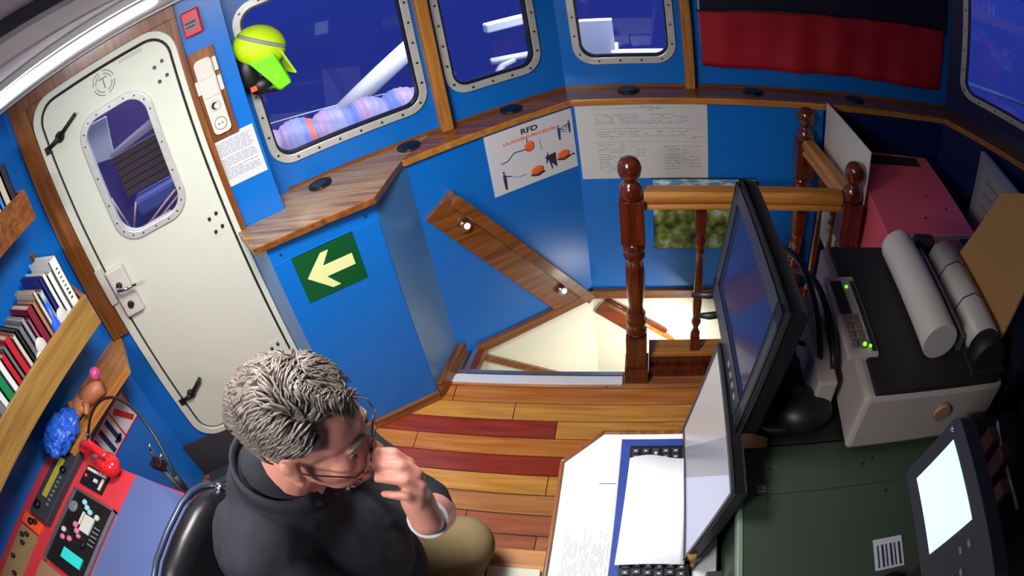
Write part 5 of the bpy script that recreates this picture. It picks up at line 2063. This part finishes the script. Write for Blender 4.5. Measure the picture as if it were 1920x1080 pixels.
# collar
b = S([SHIRT])
n = 22
rg = []
for j, (rad, dz_) in enumerate(((0.080, 0.0), (0.079, 0.030), (0.083, 0.033), (0.096, 0.005))):
    row = []
    for i_ in range(n):
        a = R(25 + 310 * i_ / (n - 1))
        row.append(b.bm.verts.new(wp(-0.607, 0.431, 1.285) + Vector((math.cos(a) * rad * 1.05, math.sin(a) * rad, dz_ - 0.030 * math.cos(a)))))
    rg.append(row)
for j in range(3):
    for i_ in range(n - 1):
        f = b.bm.faces.new((rg[j][i_], rg[j][i_ + 1], rg[j + 1][i_ + 1], rg[j + 1][i_]))
        f.smooth = True
o = b.obj('collar', t)
so = o.modifiers.new('s', 'SOLIDIFY')
so.thickness = 0.004
# trousers
b = S([KHAKI])
b.ball(wp(-0.74, 0.43, 0.69), 0.14, 0, 3, (1.0, 1.35, 0.9))
limb(b, [wp(-0.74, 0.35, 0.685), rk_, wp(-0.595, 0.33, 0.25)], [0.108, 0.078, 0.065])
limb(b, [wp(-0.74, 0.51, 0.685), lk_, wp(-0.595, 0.62, 0.25)], [0.108, 0.080, 0.065])
fuse(b.obj('trousers', t), 0.008, 4, 0.6)
for yv in (0.33, 0.62):
    b = S([BLACK])
    limb(b, [wp(-0.60, yv, 0.20), wp(-0.61, yv, 0.06)], [0.050, 0.045])
    b.ball(wp(-0.555, yv, 0.045), 0.05, 0, 3, (2.3, 0.95, 0.85))
    fuse(b.obj('shoe', t), 0.008, 3, 0.5)

# hair : cap plus wavy locks
b = S([HAIRM])
rnd = random.Random(11)
def scalp(th, ph):
    "direction in head space -> point on the scalp"
    d = Vector((math.cos(th) * math.cos(ph), math.sin(th) * math.cos(ph), math.sin(ph)))
    return d, Vector((-0.014 + 0.1 * d.x * 1.02, 0.08 * d.y * 1.0, 0.034 + 0.088 * d.z * 1.02))


def covered(th, ph):
    # th 0 = forehead. hair line rises at the temples and falls to the nape
    a = abs(math.degrees(math.atan2(math.sin(th), math.cos(th))))
    lim = 33 if a < 30 else (36 if a < 50 else (20 if a < 75 else (2 if a < 88 else (14 if a < 112 else -38))))
    return math.degrees(ph) > lim


cap_n = 36
grid = {}
for j in range(25):
    ph = R(-42 + 132 * j / 24)
    for i_ in range(48):
        th = 2 * math.pi * i_ / 48
        d, q = scalp(th, ph)
        grid[(i_, j)] = b.bm.verts.new(hp(*(q + d * 0.004)))
for j in range(24):
    for i_ in range(48):
        th = 2 * math.pi * (i_ + 0.5) / 48
        ph = R(-42 + 132 * (j + 0.5) / 24)
        if covered(th, ph):
            f = b.bm.faces.new((grid[(i_, j)], grid[((i_ + 1) % 48, j)], grid[((i_ + 1) % 48, j + 1)], grid[(i_, j + 1)]))
            f.smooth = True
cnt = 0
while cnt < 3200:
    th = rnd.uniform(0, 2 * math.pi)
    ph = math.asin(rnd.uniform(-0.62, 1.0))
    if not covered(th, ph):
        continue
    cnt += 1
    d, q = scalp(th, ph)
    fwd = max(0.0, min(1.0, (ph - 0.35) / 0.6))
    w1 = math.sin(th * 3.0 + ph * 5.0)
    back = Vector((-0.9 + 1.5 * fwd * (0.5 + 0.5 * math.cos(th)), 0.55 * w1 + rnd.uniform(-0.2, 0.2), -0.55 + 0.5 * fwd))
    tang = (back - d * back.dot(d)).normalized()
    side = d.cross(tang)
    short = ph < 0.25
    L = rnd.uniform(0.010, 0.016) if short else rnd.uniform(0.030, 0.046)
    amp = 0.0 if short else 0.0035 * math.sin(th * 7 + ph * 9)
    pts = []
    for k in range(5):
        u = k / 4
        lift = 0.002 + (0.002 if short else 0.008) * math.sin(u * 2.6) + rnd.uniform(0, 0.0015)
        pts.append(hp(*(q + d * lift + tang * L * u + side * amp * math.sin(u * 6))))
    r0_ = 0.0011 if short else 0.0022
    b.tube(pts, [r0_, r0_ * 1.25, r0_ * 1.2, r0_ * 0.9, 0.0004], 4)
b.obj('hair', t)
# short grey beard around the mouth
for nm, z0_, z1_, cn in (('beard', -0.112, -0.088, 130), ('moustache', -0.060, -0.055, 50)):
    b = S([mat('beard_grey', (150, 132, 122), 0.8)])
    for k in range(cn):
        a = rnd.uniform(-1, 1)
        zz = rnd.uniform(z0_, z1_)
        x = 0.099 - 0.030 * abs(a) ** 1.5 - (0.012 if zz < -0.1 else 0.0)
        q = hp(x, a * 0.034, zz)
        b.tube([q, q + Vector((0.003, 0.0, -0.007))], [0.0016, 0.0006], 4)
    b.obj(nm, t)
# eyes and eyebrows
for sgn in (-1, 1):
    b = S([mat('eye_white', (176, 150, 142), 0.5), mat('eye_iris', (60, 70, 80), 0.2)])
    b.ball(hp(0.074, sgn * 0.031, -0.010), 0.0105, 0, 3)
    b.ball(hp(0.0845, sgn * 0.031, -0.015), 0.0045, 1, 2)
    b.obj('eye', t)
    b = S([HAIRM])
    b.tube([hp(0.080, sgn * 0.050, 0.014), hp(0.098, sgn * 0.030, 0.021), hp(0.101, sgn * 0.012, 0.018)], [0.002, 0.004, 0.003], 6)
    b.obj('eyebrow', t)
# glasses
g = S([mat('glasses_metal', (70, 58, 56), 0.3, 0.6)])
for sgn in (-1, 1):
    c_ = Vector((0.108, sgn * 0.036, -0.012))
    pts = [hp(c_.x - 0.006 * abs(math.cos(a)) * (1 if math.cos(a) * sgn > 0 else 0), c_.y + 0.026 * math.cos(a), c_.z + 0.019 * math.sin(a)) for a in [2 * math.pi * k / 20 for k in range(21)]]
    g.tube(pts, 0.0013, 6)
    g.tube([hp(0.103, sgn * 0.062, -0.006), hp(0.092, sgn * 0.078, -0.004), hp(0.02, sgn * 0.086, 0.0), hp(-0.005, sgn * 0.086, 0.004), hp(-0.022, sgn * 0.084, -0.012)], 0.0014, 6)
g.tube([hp(0.108, -0.010, -0.008), hp(0.112, 0, -0.005), hp(0.108, 0.010, -0.008)], 0.0013, 6)
gl = g.obj('glasses', t)
g = S([GLASS])
for sgn in (-1, 1):
    n = 18
    vs = [g.bm.verts.new(hp(0.108, sgn * 0.036 + 0.0255 * math.cos(2 * math.pi * k / n), -0.012 + 0.0185 * math.sin(2 * math.pi * k / n))) for k in range(n)]
    g.bm.faces.new(vs)
g.obj('lenses', gl)
# watch
b = S([mat('watch_white', (210, 212, 222), 0.3)])
ax = (lw_ - le_).normalized()
c_ = le_.lerp(lw_, 0.90)
b.cyl(c_ - ax * 0.008, c_ + ax * 0.008, 0.0345, 0.0345, 24)
b.obj('wristwatch', t)
